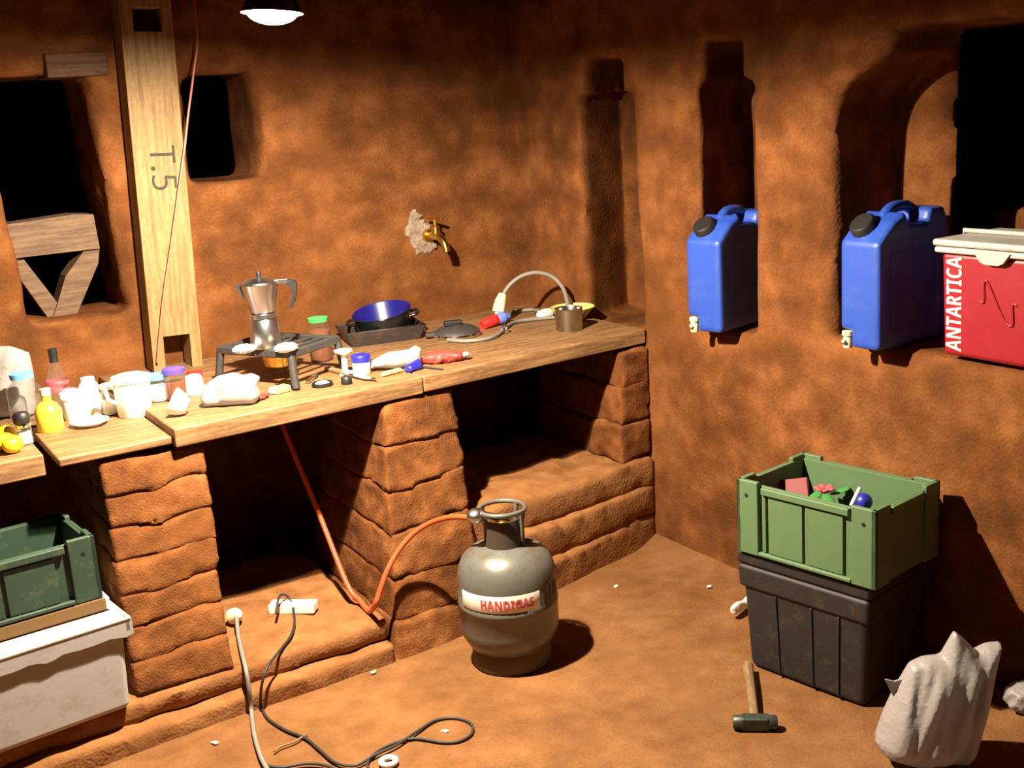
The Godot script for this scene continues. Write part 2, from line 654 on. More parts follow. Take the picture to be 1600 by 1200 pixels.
func lamp() -> void:
	var t := thing("pendant_lamp", "small pendant lamp glowing under a dark dish shade above the worktop", "lamp", LAMP_AT)
	t.rotation_degrees.z = -5.0
	var out := MB.new().lathe([Vector2(0.012, 0.075), Vector2(0.03, 0.07), Vector2(0.055, 0.045), Vector2(0.073, 0.0), Vector2(0.0745, -0.001)], 40)
	part(t, "shade", out, M.shade)
	part(t, "reflector", MB.new().lathe([Vector2(0.0735, -0.001), Vector2(0.071, 0.001), Vector2(0.053, 0.043), Vector2(0.03, 0.066), Vector2(0.0, 0.068)], 40), M.shade_in)
	part(t, "bulb", MB.new().ball(Vector3(0.062, 0.03, 0.062), mv(0, 0.002, 0)), M.bulb)
	part(t, "socket", MB.new().lathe([Vector2(0.0, 0.125), Vector2(0.016, 0.12), Vector2(0.018, 0.07), Vector2(0.0, 0.07)], 16), M.cap)
	part(t, "cord", MB.new().bar(Vector3(0, 0.12, 0), Basis(Vector3.BACK, deg_to_rad(5.0)) * Vector3(0, 2.62 - LAMP_AT.y, 0), 0.004), M.dark_cable)
	var l := OmniLight3D.new()
	l.name = "bulb_light"
	l.light_color = Color(1.0, 0.93, 0.82)
	l.light_energy = 11.5
	l.light_size = 0.014
	l.omni_range = 12.0
	l.omni_attenuation = 2.0
	l.shadow_enabled = true
	t.add_child(l)
	l.position = Vector3(0, 0.009, 0)
	# what the reflector throws down through the open face
	var face := AreaLight3D.new()
	face.name = "reflector_light"
	face.light_color = l.light_color
	face.light_energy = 7.0
	face.area_size = Vector2(0.1, 0.1)
	face.area_range = 12.0
	face.shadow_enabled = true
	t.add_child(face)
	face.position = Vector3(0, -0.031, 0)
	face.rotation_degrees = Vector3(-90, 0, 0)

func smax(a: float, b: float, k: float) -> float:
	var h := maxf(k - absf(a - b), 0.0) / k
	return maxf(a, b) + h * h * k * 0.25

func build_shell() -> void:
	# back wall with two deep window openings
	var fa := func(p: Vector3) -> float:
		var d := maxf(maxf(p.z, -0.41 - p.z), maxf(maxf(-2.7 - p.x, p.x - 0.12), maxf(-0.08 - p.y, p.y - 2.62)))
		if d > 0.3 or d < -0.28:
			return d
		var wob := broad.get_noise_3dv(p) * 0.012
		# tall window with a rough edge
		var w1 := maxf(absf(p.x + 1.885 + (p.y - 1.5) * 0.045) - 0.17 + rough.get_noise_3dv(p * 0.7) * 0.012, absf(p.y - 1.485) - 0.42)
		var w2 := maxf(absf(p.x + 1.263) - 0.138, absf(p.y - 1.692) - 0.192)
		d = smax(d, -minf(w1, w2) , 0.045)
		return d + wob + rough.get_noise_3dv(p * 0.5) * 0.004
	struct("wall_back", MB.new().net(Vector3(-2.75, -0.12, -0.47), Vector3(0.17, 2.68, 0.06), 0.026, fa).box(Vector3(-7.0, -0.08, -0.41), Vector3(-2.68, 2.62, 0.0)), M.wall)
	# right wall: two slots with a narrow head, and a wide arch
	var fb := func(p: Vector3) -> float:
		var d := maxf(maxf(-p.x, p.x - 0.5), maxf(maxf(-0.45 - p.z, p.z - 3.55), maxf(-0.08 - p.y, p.y - 2.62)))
		if d > 0.3 or d < -0.26:
			return d
		var wob := broad.get_noise_3dv(p + Vector3(7, 0, 0)) * 0.01
		# slot skew is added so the jamb in view turns from the lamp
		var za := p.z + maxf(p.x, 0.0) * 0.45
		var s1 := maxf(absf(za - 0.643) - 0.176, absf(p.y - 1.275) - 0.45)
		s1 = minf(s1, maxf(absf(za - 0.64) - 0.115, absf(p.y - 1.6) - 0.245))
		s1 = maxf(s1, p.x - 0.32)
		var s2 := maxf(absf(za - 1.316) - 0.136, absf(p.y - 1.312) - 0.415)
		s2 = minf(s2, maxf(absf(za - 1.307) - 0.086, absf(p.y - 1.62) - 0.235))
		s2 = maxf(s2, p.x - 0.325)
		var q := Vector2((p.z - 2.355) / 0.57, maxf(p.y - 1.6, 0.0) / 0.232)
		var arch := maxf(maxf((q.length() - 1.0) * 0.232 if p.y > 1.6 else (absf(p.z - 2.355) - 0.57), 0.94 - p.y), p.x - 0.285)
		var gap := maxf(maxf((2.015 - p.z - 1.1 * maxf(p.x - 0.285, 0.0)) * 0.67, p.z - 2.815), absf(p.y - 1.39) - 0.45)
		d = smax(d, -minf(minf(s1, s2), minf(arch, gap)), 0.035)
		return d + wob + rough.get_noise_3dv(p * 0.5) * 0.0035
	struct("wall_right", MB.new().net(Vector3(-0.06, -0.12, -0.5), Vector3(0.56, 2.68, 3.6), 0.026, fb).box(Vector3(0.0, -0.08, 3.53), Vector3(0.5, 2.62, 8.0)), M.wall)
	struct("wall_left", MB.new().box(Vector3(-7.35, -0.08, -0.41), Vector3(-7.0, 2.62, 8.0)), M.wall)
	struct("wall_front", MB.new().box(Vector3(-7.35, -0.08, 8.0), Vector3(0.5, 2.62, 8.35)), M.wall)
	struct("ceiling", MB.new().box(Vector3(-7.4, 2.6, -0.5), Vector3(0.6, 2.75, 8.4)), M.ceiling)
	# low block of the yard wall seen through the gap behind the cool box
	var yard := MB.new().net(Vector3(0.49, -0.1, 1.88), Vector3(0.86, 1.36, 3.2), 0.03, func(p: Vector3) -> float:
		return maxf(maxf(absf(p.x - 0.67) - 0.13, absf(p.y - 0.625) - 0.675), absf(p.z - 2.52) - 0.58) + rough.get_noise_3dv(p * 0.5) * 0.006)
	struct("wall_yard", yard, M.wall)
	# beaten earth floor
	var fl := MB.new()
	var vs := PackedVector3Array()
	var ids := PackedInt32Array()
	var nx := 140
	var nz := 150
	for k in nz + 1:
		for j in nx + 1:
			var x := -7.2 + 7.8 * j / nx
			var z := -0.3 + 8.5 * k / nz
			var y := broad.get_noise_2d(x * 0.8, z * 0.8) * 0.006 - 0.003 + rough.get_noise_2d(x * 0.4, z * 0.4) * 0.002
			var near := clampf((x + 0.16) / 0.16, 0.0, 1.0)
			y += near * near * 0.035
			vs.append(Vector3(x, y, z))
	for k in nz:
		for j in nx:
			var o := k * (nx + 1) + j
			ids.append_array([o, o + 1, o + nx + 1, o + nx + 1, o + 1, o + nx + 2])
	var ns := PackedVector3Array()
	ns.resize(vs.size())
	fl.v = vs; fl.n = ns; fl.i = ids
	fl.smooth()
	fl.box(Vector3(-7.2, -0.2, -0.3), Vector3(0.6, -0.03, 8.2))
	struct("floor", fl, M.floor)
	# plaster smeared round the tap
	var wall_back: Node3D = get_node("wall_back")
	part(wall_back, "plaster_patch", MB.new().net(Vector3(-0.62, 1.0, -0.03), Vector3(-0.3, 1.36, 0.03), 0.008, func(p: Vector3) -> float:
		var a := Vector2((p.x + 0.505) / 0.052, (p.y - 1.215) / 0.085)
		var b := Vector2((p.x + 0.475) / 0.06, (p.y - 1.16) / 0.03)
		var ra := minf(a.length() - 1.0, b.length() - 1.0) * 0.05 + rough.get_noise_2d(p.x * 1.6, p.y * 1.6) * 0.03
		return maxf(ra, absf(p.z) - 0.011 - rough.get_noise_3dv(p * 2.0) * 0.004)), M.plaster, "pale smear of plaster around the tap")

# one rammed layer with worn edges
func course(x0: float, x1: float, y0: float, y1: float, z0: float, zl: float, zr: float, sd: float, cell := 0.014, lean := 0.0, flare := 0.0) -> MB:
	var lane := floorf(sd / 40.0) * 3.0
	var f := func(p: Vector3) -> float:
		var z1 := lerpf(zl, zr, clampf((p.x - x0) / (x1 - x0), 0.0, 1.0))
		p.z += lean * (p.y - (y0 + y1) * 0.5)
		p.x -= flare * (p.y - (y0 + y1) * 0.5) * (1.0 if p.x < (x0 + x1) * 0.5 else 0.0)
		p.y += rough.get_noise_3d(p.x * 0.45 + lane, 4.0, p.z * 0.45) * 0.022
		var c := Vector3((x0 + x1) * 0.5, (y0 + y1) * 0.5, (z0 + z1) * 0.5)
		var h := Vector3((x1 - x0) * 0.5, (y1 - y0) * 0.5, (z1 - z0) * 0.5)
		var r := 0.007
		var q := (p - c).abs() - h + Vector3(r, r, r)
		var d := Vector3(maxf(q.x, 0), maxf(q.y, 0), maxf(q.z, 0)).length() + minf(maxf(q.x, maxf(q.y, q.z)), 0.0) - r
		var s := p + Vector3(sd, sd * 0.3, -sd)
		return d + rough.get_noise_3dv(s * Vector3(0.8, 1.2, 0.8)) * 0.0065 + broad.get_noise_3dv(s * 1.5) * 0.006
	var pad := Vector3(0.035, 0.035, 0.045)
	return MB.new().net(Vector3(x0, y0, z0) - pad, Vector3(x1, y1, maxf(zl, zr)) + pad, cell, f, 0.03)

func build_counter() -> void:
	# low earth benches that the piers stand on
	var b1 := thing("earth_bench", "low ledge of rammed earth between the piers, with cables lying on it", "ledge")
	part(b1, "earth_layer", course(-2.62, -1.275, -0.06, 0.062, 0.3, 1.215, 1.15, 3.0, 0.024), M.bench)
	part(b1, "earth_layer", course(-2.62, -1.275, 0.055, 0.128, 0.3, 1.17, 1.105, 9.0, 0.024), M.bench)
	var b2 := thing("earth_bench", "knee-high ledge of layered earth behind the gas cylinder", "ledge")
	part(b2, "earth_layer", course(-0.9, 0.0, -0.06, 0.12, 0.25, 1.11, 0.86, 15.0, 0.022), M.bench)
	part(b2, "earth_layer", course(-0.9, 0.0, 0.11, 0.235, 0.25, 1.05, 0.875, 21.0, 0.022), M.bench)
	part(b2, "earth_layer", course(-0.9, 0.0, 0.225, 0.345, 0.25, 0.985, 0.875, 27.0, 0.022), M.bench)
	# piers, layer by layer: y, x left, x right, front z
	var p1 := thing("earth_pier", "broad layered earth pier beside the white tub", "pier")
	var n := 7
	for k in n:
		var a := float(k) / n
		var m := (k + 0.5) / n
		var y0 := lerpf(0.128, 0.776, a)
		var y1 := lerpf(0.128, 0.776, float(k + 1) / n)
		var zf := lerpf(1.135, 0.945, pow(m, 0.8))
		part(p1, "earth_layer", course(lerpf(-2.085, -2.055, m), lerpf(-1.795, -1.742, m), y0 - 0.003, y1 + 0.004, 0.42, zf, zf - 0.006, 31.0 + k * 5.0, 0.014, 0.29), M.pier)
	var p2 := thing("earth_pier", "layered earth pier that flares at its foot behind the orange hose", "pier")
	n = 6
	var ys := [-0.05, 0.1, 0.235, 0.375, 0.51, 0.645, 0.778]
	for k in n:
		var m: float = clampf(((ys[k] + ys[k + 1]) * 0.5) / 0.787, 0, 1)
		var zf := lerpf(1.15, 0.925, pow(m, 0.75))
		part(p2, "earth_layer", course(lerpf(-1.275, -1.145, pow(m, 0.8)), lerpf(-0.905, -0.862, m), ys[k] - 0.005, ys[k + 1] + 0.005, 0.4, zf, zf - 0.03, 71.0 + k * 5.0, 0.014, 0.28, 0.16), M.pier)
	var p3 := thing("earth_pier", "narrow earth pier built against the right wall under the worktop", "pier")
	var yt := [0.345, 0.49, 0.64, 0.782]
	for k in 3:
		var m := (k + 0.5) / 3.0
		part(p3, "earth_layer", course(lerpf(-0.165, -0.135, m), 0.0, yt[k] - 0.003, yt[k + 1] + 0.003, 0.3, 0.87, 0.86, 111.0 + k * 5.0), M.pier)
	# worktop of thick planks laid end to end
	plank("wooden board at the tub end of the worktop, lower than its neighbour", -3.1, -2.19, 0.758, 0.824, 0.0, 0.9, 0.872)
	plank("thin wooden board of the worktop under the jars and white tubs", -2.165, -1.842, 0.797, LOW, 0.0, 0.956, 0.95)
	plank("thick wooden plank of the worktop under the coffee pot", -1.838, -0.99, 0.787, TOP, 0.0, 0.968, 0.918)
	plank("thick wooden plank of the worktop that runs to the right wall", -0.986, -0.004, 0.79, TOP, 0.0, 0.918, 0.848)
	# timber post with mortises
	var pt := thing("timber_post", "pale timber post with pencilled marking, standing against the back wall", "post", Vector3(-1.578, 0.846, 0.07))
	pt.rotation_degrees.z = -2.3
	var shape := MB.new()
	var hw := 0.09
	shape.bev(Vector3(-hw, 0.0, -0.05), Vector3(-0.045, 1.6, 0.05), 0.004)
	shape.bev(Vector3(0.05, 0.0, -0.05), Vector3(hw, 1.6, 0.05), 0.004)
	shape.bev(Vector3(-0.047, 0.125, -0.05), Vector3(0.052, 1.185, 0.05), 0.002)
	shape.bev(Vector3(-0.047, 1.262, -0.05), Vector3(0.052, 1.6, 0.05), 0.002)
	part(pt, "timber", shape, M.post)
	var tm := TextMesh.new()
	tm.text = "T.5"
	tm.font = SystemFont.new()
	tm.font.font_names = PackedStringArray(["Droid Sans"])
	tm.font_size = 64
	tm.pixel_size = 0.0019
	tm.depth = 0.001
	var tx := MeshInstance3D.new()
	tx.mesh = tm
	tx.material_override = M.pencil
	tx.name = "pencil_marking"
	tx.set_meta("label", "T.5 pencilled down the post")
	pt.add_child(tx)
	tx.transform = mv(0.01, 0.72, 0.0512, 0, 0, -90)
	# timber set across the tall window
	var br := thing("window_brace", "grey timber frame with two braces meeting in a V, set in the tall window", "brace")
	var zb := -0.13
	var bp := func(u: float, v: float) -> Vector2:
		var h := hit(u, v, 2, zb)
		return Vector2(h.x, h.y)
	part(br, "top_beam", MB.new().prism(PackedVector2Array([bp.call(4, 352), bp.call(115, 335), bp.call(146, 335), bp.call(156, 388), bp.call(28, 403), bp.call(8, 410)]), 0.13, mv(0, 0, zb - 0.13)), M.brace)
	part(br, "diagonal_brace", MB.new().prism(PackedVector2Array([bp.call(136, 388), bp.call(157, 386), bp.call(155, 412), bp.call(118, 500), bp.call(84, 500), bp.call(104, 432)]), 0.1, mv(0, 0, zb - 0.115)), M.brace)
	part(br, "diagonal_brace", MB.new().prism(PackedVector2Array([bp.call(28, 402), bp.call(36, 402), bp.call(106, 492), bp.call(100, 504), bp.call(82, 504), bp.call(30, 432)]), 0.08, mv(0, 0, zb - 0.11)), M.brace)
	single("lintel_beam", MB.new().bev(Vector3(-1.86, 1.895, -0.2), Vector3(-1.655, 1.975, 0.02), 0.006), M.beam, "dark wooden lintel end over the tall window beside the post", "beam")

func plank(label: String, x0: float, x1: float, y0: float, y1: float, z0: float, zl: float, zr: float) -> void:
	var o := thing("worktop_plank", label, "plank")
	var mid := Vector3((x0 + x1) * 0.5, y0, 0)
	var mb := MB.new().rbox(Vector3(x1 - x0, y1 - y0, 1.0), 0.006)
	mb.warp(func(p: Vector3) -> Vector3:
		var z1 := lerpf(zl, zr, clampf(p.x / (x1 - x0) + 0.5, 0.0, 1.0))
		return Vector3(p.x, p.y + (y1 - y0) * 0.5, lerpf(z0, z1, p.z + 0.5)))
	o.position = mid
	part(o, "board", mb, M.plank)

# signed distance to a polygon in the x-y plane
func poly_dist(p: Vector2, poly: PackedVector2Array) -> float:
	var d := 1e9
	var s := 1.0
	var c := poly.size()
	for k in c:
		var a := poly[k]
		var b := poly[(k + c - 1) % c]
		var e := b - a
		var w := p - a
		var q := w - e * clampf(w.dot(e) / e.dot(e), 0.0, 1.0)
		d = minf(d, q.length_squared())
		var c1 := p.y >= a.y
		var c2 := p.y < b.y
		var c3 := e.x * w.y > e.y * w.x
		if (c1 and c2 and c3) or (not c1 and not c2 and not c3):
			s = -s
	return s * sqrt(d)

# crumpled or filled bag with the given outline, thickest in the middle
func bag_shape(poly: PackedVector2Array, thick: float, cell: float, sd: float, folds := 0.012) -> MB:
	var lo := poly[0]
	var hi := poly[0]
	for q in poly:
		lo = lo.min(q)
		hi = hi.max(q)
	var f := func(p: Vector3) -> float:
		var d2 := poly_dist(Vector2(p.x, p.y), poly)
		var t := clampf(-d2 / (thick * 0.8), 0.0, 1.0)
		var up := clampf((p.y - lo.y) / (hi.y - lo.y), 0.0, 1.0)
		var th := thick * (1.0 - 0.6 * up * up) * sqrt(t * (2.0 - t)) + 0.002
		var fold := broad.get_noise_3d((p.x - p.y * 0.3) * 9.0 + sd, p.y * 1.3, signf(p.z) * 5.0)
		th = maxf(th + folds * (fold * 2.2 - 0.9 * absf(fold)) * t, 0.004)
		return maxf(d2, absf(p.z) - th) * 0.7
	return MB.new().net(Vector3(lo.x - 0.02, lo.y - 0.02, -thick - 0.03), Vector3(hi.x + 0.02, hi.y + 0.02, thick + 0.03), cell, f, 0.02)

func blob(radii: Vector3, cell: float, sd: float, amp: float, freq := 2.0) -> MB:
	var m := minf(radii.x, minf(radii.y, radii.z))
	var f := func(p: Vector3) -> float:
		return ((p / radii).length() - 1.0) * m + (absf(rough.get_noise_3dv(p * freq + Vector3(sd, sd, 0))) * 2.0 - 0.5) * amp
	var pad := Vector3.ONE * (amp * 2.0 + cell)
	return MB.new().net(-radii - pad, radii + pad, cell, f, amp * 2.0)

func letters(parent: Node3D, called: String, text: String, length: float, height: float, bold: bool, mat: Material, xf: Transform3D, wrap := 0.0) -> void:
	var tm := TextMesh.new()
	tm.text = text
	var ft := SystemFont.new()
	ft.font_names = PackedStringArray(["Droid Sans"])
	if bold:
		ft.font_weight = 700
	tm.font = ft
	tm.font_size = 64
	tm.pixel_size = 0.001
	tm.depth = 0.02
	var box := tm.get_aabb()
	var a := tm.surface_get_arrays(0)
	var mb := MB.new()
	var vs: PackedVector3Array = a[Mesh.ARRAY_VERTEX]
	var mid := box.position + box.size * 0.5
	for k in vs.size():
		var p := vs[k] - mid
		p = Vector3(p.x / box.size.x * length, p.y / box.size.y * height, p.z / box.size.z * 0.0016)
		if wrap > 0.0:
			var g := p.x / wrap
			p = Vector3(sin(g) * (wrap + p.z), p.y, cos(g) * (wrap + p.z))
		vs[k] = p
	var ids: PackedInt32Array = a[Mesh.ARRAY_INDEX] if a[Mesh.ARRAY_INDEX] != null else PackedInt32Array(range(vs.size()))
	mb.add(vs, a[Mesh.ARRAY_NORMAL] if wrap == 0.0 else PackedVector3Array(vs.duplicate()), ids)
	var o := part(parent, called, mb, mat)
	o.transform = xf

func water_can() -> Node3D:
	var t := thing("water_can", "blue plastic water can in the narrow wall slot", "water can", Vector3(-0.1, 0.905, 1.302), -80.0, "blue water cans in the wall recesses")
	var outline := PackedVector2Array([Vector2(0, 0.005), Vector2(0, 0.312), Vector2(-0.06, 0.368), Vector2(-0.115, 0.395), Vector2(-0.125, 0.36), Vector2(-0.2, 0.355), Vector2(-0.215, 0.395), Vector2(-0.275, 0.395), Vector2(-0.3, 0.34), Vector2(-0.3, 0.005)])
	var f := func(p: Vector3) -> float:
		var r := 0.014
		var q := Vector2(poly_dist(Vector2(p.z, p.y), outline) + r, absf(p.x) - 0.074 + r)
		var d := minf(maxf(q.x, q.y), 0.0) + Vector2(maxf(q.x, 0.0), maxf(q.y, 0.0)).length() - r
		# pocket for the tap and a pressed panel in each side
		d = smax(d, -maxf(maxf(p.x + 0.03, p.y - 0.055), -0.035 - p.z), 0.008)
		var panel := maxf(maxf(absf(p.z + 0.15) - 0.1, absf(p.y - 0.17) - 0.11), 0.068 - absf(p.x))
		return smax(d, -panel, 0.008)
	part(t, "body", MB.new().net(Vector3(-0.09, -0.02, -0.33), Vector3(0.09, 0.42, 0.03), 0.0085, f, 0.02), M.blue)
	part(t, "handle", MB.new().tube(spline([Vector3(0, 0.375, -0.1), Vector3(0, 0.398, -0.13), Vector3(0, 0.4, -0.19), Vector3(0, 0.38, -0.23)]), 0.017, 10), M.blue)
	var cap := part(t, "cap", MB.new().lathe([Vector2(0, 0.026), Vector2(0.033, 0.026), Vector2(0.039, 0.02), Vector2(0.041, -0.004), Vector2(0.043, -0.012)], 20), M.cap, "black screw cap")
	cap.transform = mv(-0.018, 0.35, -0.045, 0, 40, 0)
	var tap := part(t, "tap", MB.new().lathe([Vector2(0, 0.0), Vector2(0.013, 0.0), Vector2(0.015, 0.02), Vector2(0.012, 0.034), Vector2(0.017, 0.038), Vector2(0.017, 0.05), Vector2(0, 0.053)], 14).bar(Vector3(0, 0.02, -0.02), Vector3(0, 0.02, 0.02), 0.008), M.cream, "white tap")
	tap.position = Vector3(-0.052, -0.002, -0.012)
	return t

func build_niche_things() -> void:
	var c1 := water_can()
	var c2: Node3D = c1.duplicate()
	c2.name = numbered("water_can")
	add_child(c2)
	c2.set_meta("label", "blue plastic water can beside the red cool box in the arch")
	c2.position = Vector3(-0.1, 0.946, 1.99)
	c2.rotation_degrees.y = -90.0
	# cool box
	var t := thing("cool_box", "red cool box with white lid and lettering, standing in the arch", "cool box", Vector3(-0.015, 0.95, 2.455), -90.0)
	var body := MB.new().bev(Vector3(-0.25, 0.0, -0.25), Vector3(0.25, 0.29, 0.0), 0.016)
	body.warp(func(p: Vector3) -> Vector3: return Vector3(p.x * lerpf(0.965, 1.0, p.y / 0.3), p.y, p.z - (0.3 - p.y) * 0.02))
	part(t, "body", body, M.red)
	var lid := part(t, "lid", MB.new().bev(Vector3(-0.262, 0.288, -0.262), Vector3(0.262, 0.305, 0.014), 0.007).bev(Vector3(-0.266, 0.307, -0.266), Vector3(0.266, 0.326, 0.018), 0.008), M.lid_white, "white plastic lid")
	part(lid, "clasp", MB.new().prism(PackedVector2Array([Vector2(-0.13, 0.3), Vector2(-0.11, 0.273), Vector2(-0.095, 0.268), Vector2(-0.055, 0.268), Vector2(-0.04, 0.274), Vector2(-0.02, 0.3)]), 0.012, mv(0, 0, 0.006)), M.lid_white)
	letters(t, "lettering", "ANTARTICA", 0.262, 0.05, true, M.label_white, mv(-0.205, 0.148, -0.0026, 0, 1.15, 90))
	part(t, "pressed_emblem", MB.new().tube(spline([Vector3(-0.12, 0.165, -0.002), Vector3(-0.108, 0.165, -0.002), Vector3(-0.108, 0.215, -0.001), Vector3(-0.095, 0.215, -0.001), Vector3(-0.05, 0.13, -0.003), Vector3(-0.02, 0.11, -0.003), Vector3(-0.02, 0.165, -0.002), Vector3(-0.008, 0.165, -0.002)], 4), 0.0035, 6), M.red)
	part(t, "carrying_handle", MB.new().tube([Vector3(-0.272, 0.2, -0.125), Vector3(-0.272, 0.333, -0.125), Vector3(0.272, 0.333, -0.125), Vector3(0.272, 0.2, -0.125)], 0.007, 8), M.lid_white)
	# brass tap in the back wall
	var tp := thing("brass_tap", "brass garden tap fixed in pale plaster on the back wall", "tap", Vector3(-0.462, 1.2, 0.0))
	tp.scale = Vector3.ONE * 1.25
	part(tp, "flange", MB.new().lathe([Vector2(0, 0.012), Vector2(0.02, 0.012), Vector2(0.024, 0.004), Vector2(0.024, -0.01)], 20, mv(0, 0, 0.006, 0, 90)), M.brass)
	part(tp, "body", MB.new().tube(spline([Vector3(0, 0, 0), Vector3(0.002, 0.002, 0.04), Vector3(0.004, 0.0, 0.075), Vector3(0.008, -0.02, 0.1), Vector3(0.01, -0.048, 0.108)]), 0.0135, 12, 0.012), M.brass)
	part(tp, "valve", MB.new().lathe([Vector2(0, 0.05), Vector2(0.006, 0.05), Vector2(0.007, 0.03), Vector2(0.013, 0.026), Vector2(0.015, 0.0)], 14, mv(0.003, 0.006, 0.056)), M.brass)
	part(tp, "handle", MB.new().rbox(Vector3(0.011, 0.008, 0.062), 0.0035, mv(0.003, 0.056, 0.056, 25)), M.brass)
	# copper tube hanging down beside the post
	var pts := []
	for q in [[308, 60, 0.1], [303, 110, 0.11], [294, 180, 0.13], [288, 235, 0.14], [279, 300, 0.145], [268, 380, 0.145], [256, 460, 0.142], [250, 520, 0.14], [246, 566, 0.138]]:
		pts.append(hit(q[0], q[1], 2, q[2]))
	pts.insert(0, Vector3(-1.33, 2.2, 0.04))
	single("copper_pipe", MB.new().tube(spline(pts), 0.0042, 8), M.copper, "thin copper tube bowed across the pale timber post", "pipe")

func build_floor_things() -> void:
	gas_cylinder()
	crates()
	# white shopping bag
	var bp := PackedVector2Array([Vector2(-0.06, 0.0), Vector2(-0.13, 0.03), Vector2(-0.145, 0.065), Vector2(-0.125, 0.13), Vector2(-0.095, 0.2), Vector2(-0.06, 0.272), Vector2(-0.025, 0.288), Vector2(0.018, 0.292), Vector2(0.05, 0.358), Vector2(0.075, 0.335), Vector2(0.105, 0.3), Vector2(0.135, 0.315), Vector2(0.17, 0.318), Vector2(0.155, 0.25), Vector2(0.135, 0.14), Vector2(0.105, 0.03), Vector2(0.08, 0.0)])
	var bg := thing("plastic_bag", "upright white plastic shopping bag with peaked handles beside the black bin", "bag", Vector3(-0.43, 0.0, 2.545), -30.5)
	part(bg, "film", bag_shape(bp, 0.085, 0.007, 2.0, 0.022), M.bag)
	part(bg, "handle_ear", MB.new().prism(PackedVector2Array([Vector2(-0.1, 0.185), Vector2(-0.122, 0.236), Vector2(-0.098, 0.229), Vector2(-0.07, 0.236)]), 0.006, mv(0, 0, -0.006)), M.bag)
	part(bg, "printed_patch", MB.new().rbox(Vector3(0.022, 0.04, 0.004), 0.002, mv(0.132, 0.225, 0.034, 30, 0, -12)), M.bag_print)
	var scrap := thing("plastic_scrap", "crumpled clear plastic on the floor by the right wall, past the shopping bag", "plastic", hit(1604, 1088, 1, 0.045))
	part(scrap, "film", blob(Vector3(0.06, 0.04, 0.05), 0.008, 5.0, 0.012), M.bag)
	var pp := thing("paper_scrap", "white paper scrap on the floor behind the black bin", "paper", hit(1157, 952, 1, 0.02), 20.0)
	part(pp, "sheet", bag_shape(PackedVector2Array([Vector2(-0.05, 0.0), Vector2(-0.06, 0.03), Vector2(-0.02, 0.035), Vector2(0.03, 0.02), Vector2(0.06, 0.03), Vector2(0.05, -0.01)]), 0.012, 0.006, 9.0, 0.002), M.paper)
	# hammer
	var hd := Vector3(-0.678, 0.021, 2.157)
	var tip := Vector3(-0.47, 0.02, 1.9)
	var hm := thing("hammer", "club hammer with pale wooden handle lying on the earth floor", "hammer", hd, rad_to_deg(-atan2(tip.z - hd.z, tip.x - hd.x)))
	part(hm, "handle", MB.new().tube(spline([Vector3(-0.012, 0, 0), Vector3(0.1, 0, 0), Vector3(0.2, 0.001, 0), Vector3(0.3, 0.0, 0), Vector3(0.33, 0, 0)]), 0.0125, 12, 0.017), M.handle)
	part(hm, "head", MB.new().rbox(Vector3(0.038, 0.038, 0.075), 0.006).lathe([Vector2(0, 0.06), Vector2(0.017, 0.06), Vector2(0.02, 0.055), Vector2(0.02, 0.03)], 12, mv(0, 0, 0, 0, 90)).lathe([Vector2(0, 0.06), Vector2(0.017, 0.06), Vector2(0.02, 0.055), Vector2(0.02, 0.03)], 12, mv(0, 0, 0, 0, -90)), M.hammer)
	# rings and chips
	var rg := hit(607, 1190, 1, 0.008)
	single("plastic_ring", MB.new().torus(0.02, 0.008, mv(rg.x, 0.009, rg.z)), M.white, "small white plastic ring on the floor by the cable loop", "ring")
	for q in [[583, 1049, "pale chip of litter at the foot of the low ledge"], [695, 1142, "pale chip of litter inside the loop of dark cable"], [335, 1160, "pale chip of litter between the ledge and the grey cable"], [962, 915, "pale chip of litter by the knee-high ledge"], [1108, 916, "pale chip of litter by the foot of the right wall"]]:
		var at := hit(q[0], q[1], 1, 0.004)
		single("paper_chip", MB.new().prism(PackedVector2Array([Vector2(-0.012, -0.005), Vector2(0.002, -0.009), Vector2(0.013, 0.001), Vector2(0.003, 0.008)]), 0.003, mv(at.x, 0.004, at.z, q[0], 90)), M.paper, q[2], "litter", "chips on the floor")
	# cables and power strip on the ledge
	var st := hit(458, 948, 1, 0.15)
	var ps := thing("power_strip", "white power strip lying on the low earth ledge", "power strip", st, -38.0)
	part(ps, "case", MB.new().rbox(Vector3(0.155, 0.032, 0.055), 0.006), M.white)
	for k in 3:
		part(ps, "socket", MB.new().lathe([Vector2(0.018, 0.0), Vector2(0.018, 0.0025), Vector2(0.015, 0.0025), Vector2(0.014, -0.001), Vector2(0, -0.001)], 16, mv(-0.048 + 0.048 * k, 0.0162, 0)), M.label_white)
	var pl := hit(366, 964, 1, 0.15)
	var ad := thing("plug", "round white plug on the grey cable at the foot of the layered pier", "plug", pl)
	part(ad, "cover", MB.new().lathe([Vector2(0, 0.03), Vector2(0.014, 0.028), Vector2(0.024, 0.012), Vector2(0.026, -0.008), Vector2(0.02, -0.014), Vector2(0, -0.014)], 18, mv(0, 0.004, 0, 20, 60)), M.cream)
	var g := [pl + Vector3(0.004, 0.012, 0.015)]
	for q in [[372, 990, 0.14], [378, 1020, 0.138], [384, 1045, 0.135], [389, 1075, 0.085]]:
		g.append(hit(q[0], q[1], 1, q[2]))
	for q in [[393, 1112, 0.01], [397, 1145, 0.008], [404, 1172, 0.008], [414, 1196, 0.008], [440, 1235, 0.008]]:
		g.append(hit(q[0], q[1], 1, q[2]))
	single("grey_cable", MB.new().tube(spline(g), 0.0068, 8), M.grey_cable, "thick grey cable hanging from the low ledge to the floor", "cable")
	var d := [st + Vector3(-0.08, 0.02, 0.06), st + Vector3(-0.04, 0.05, 0.0)]
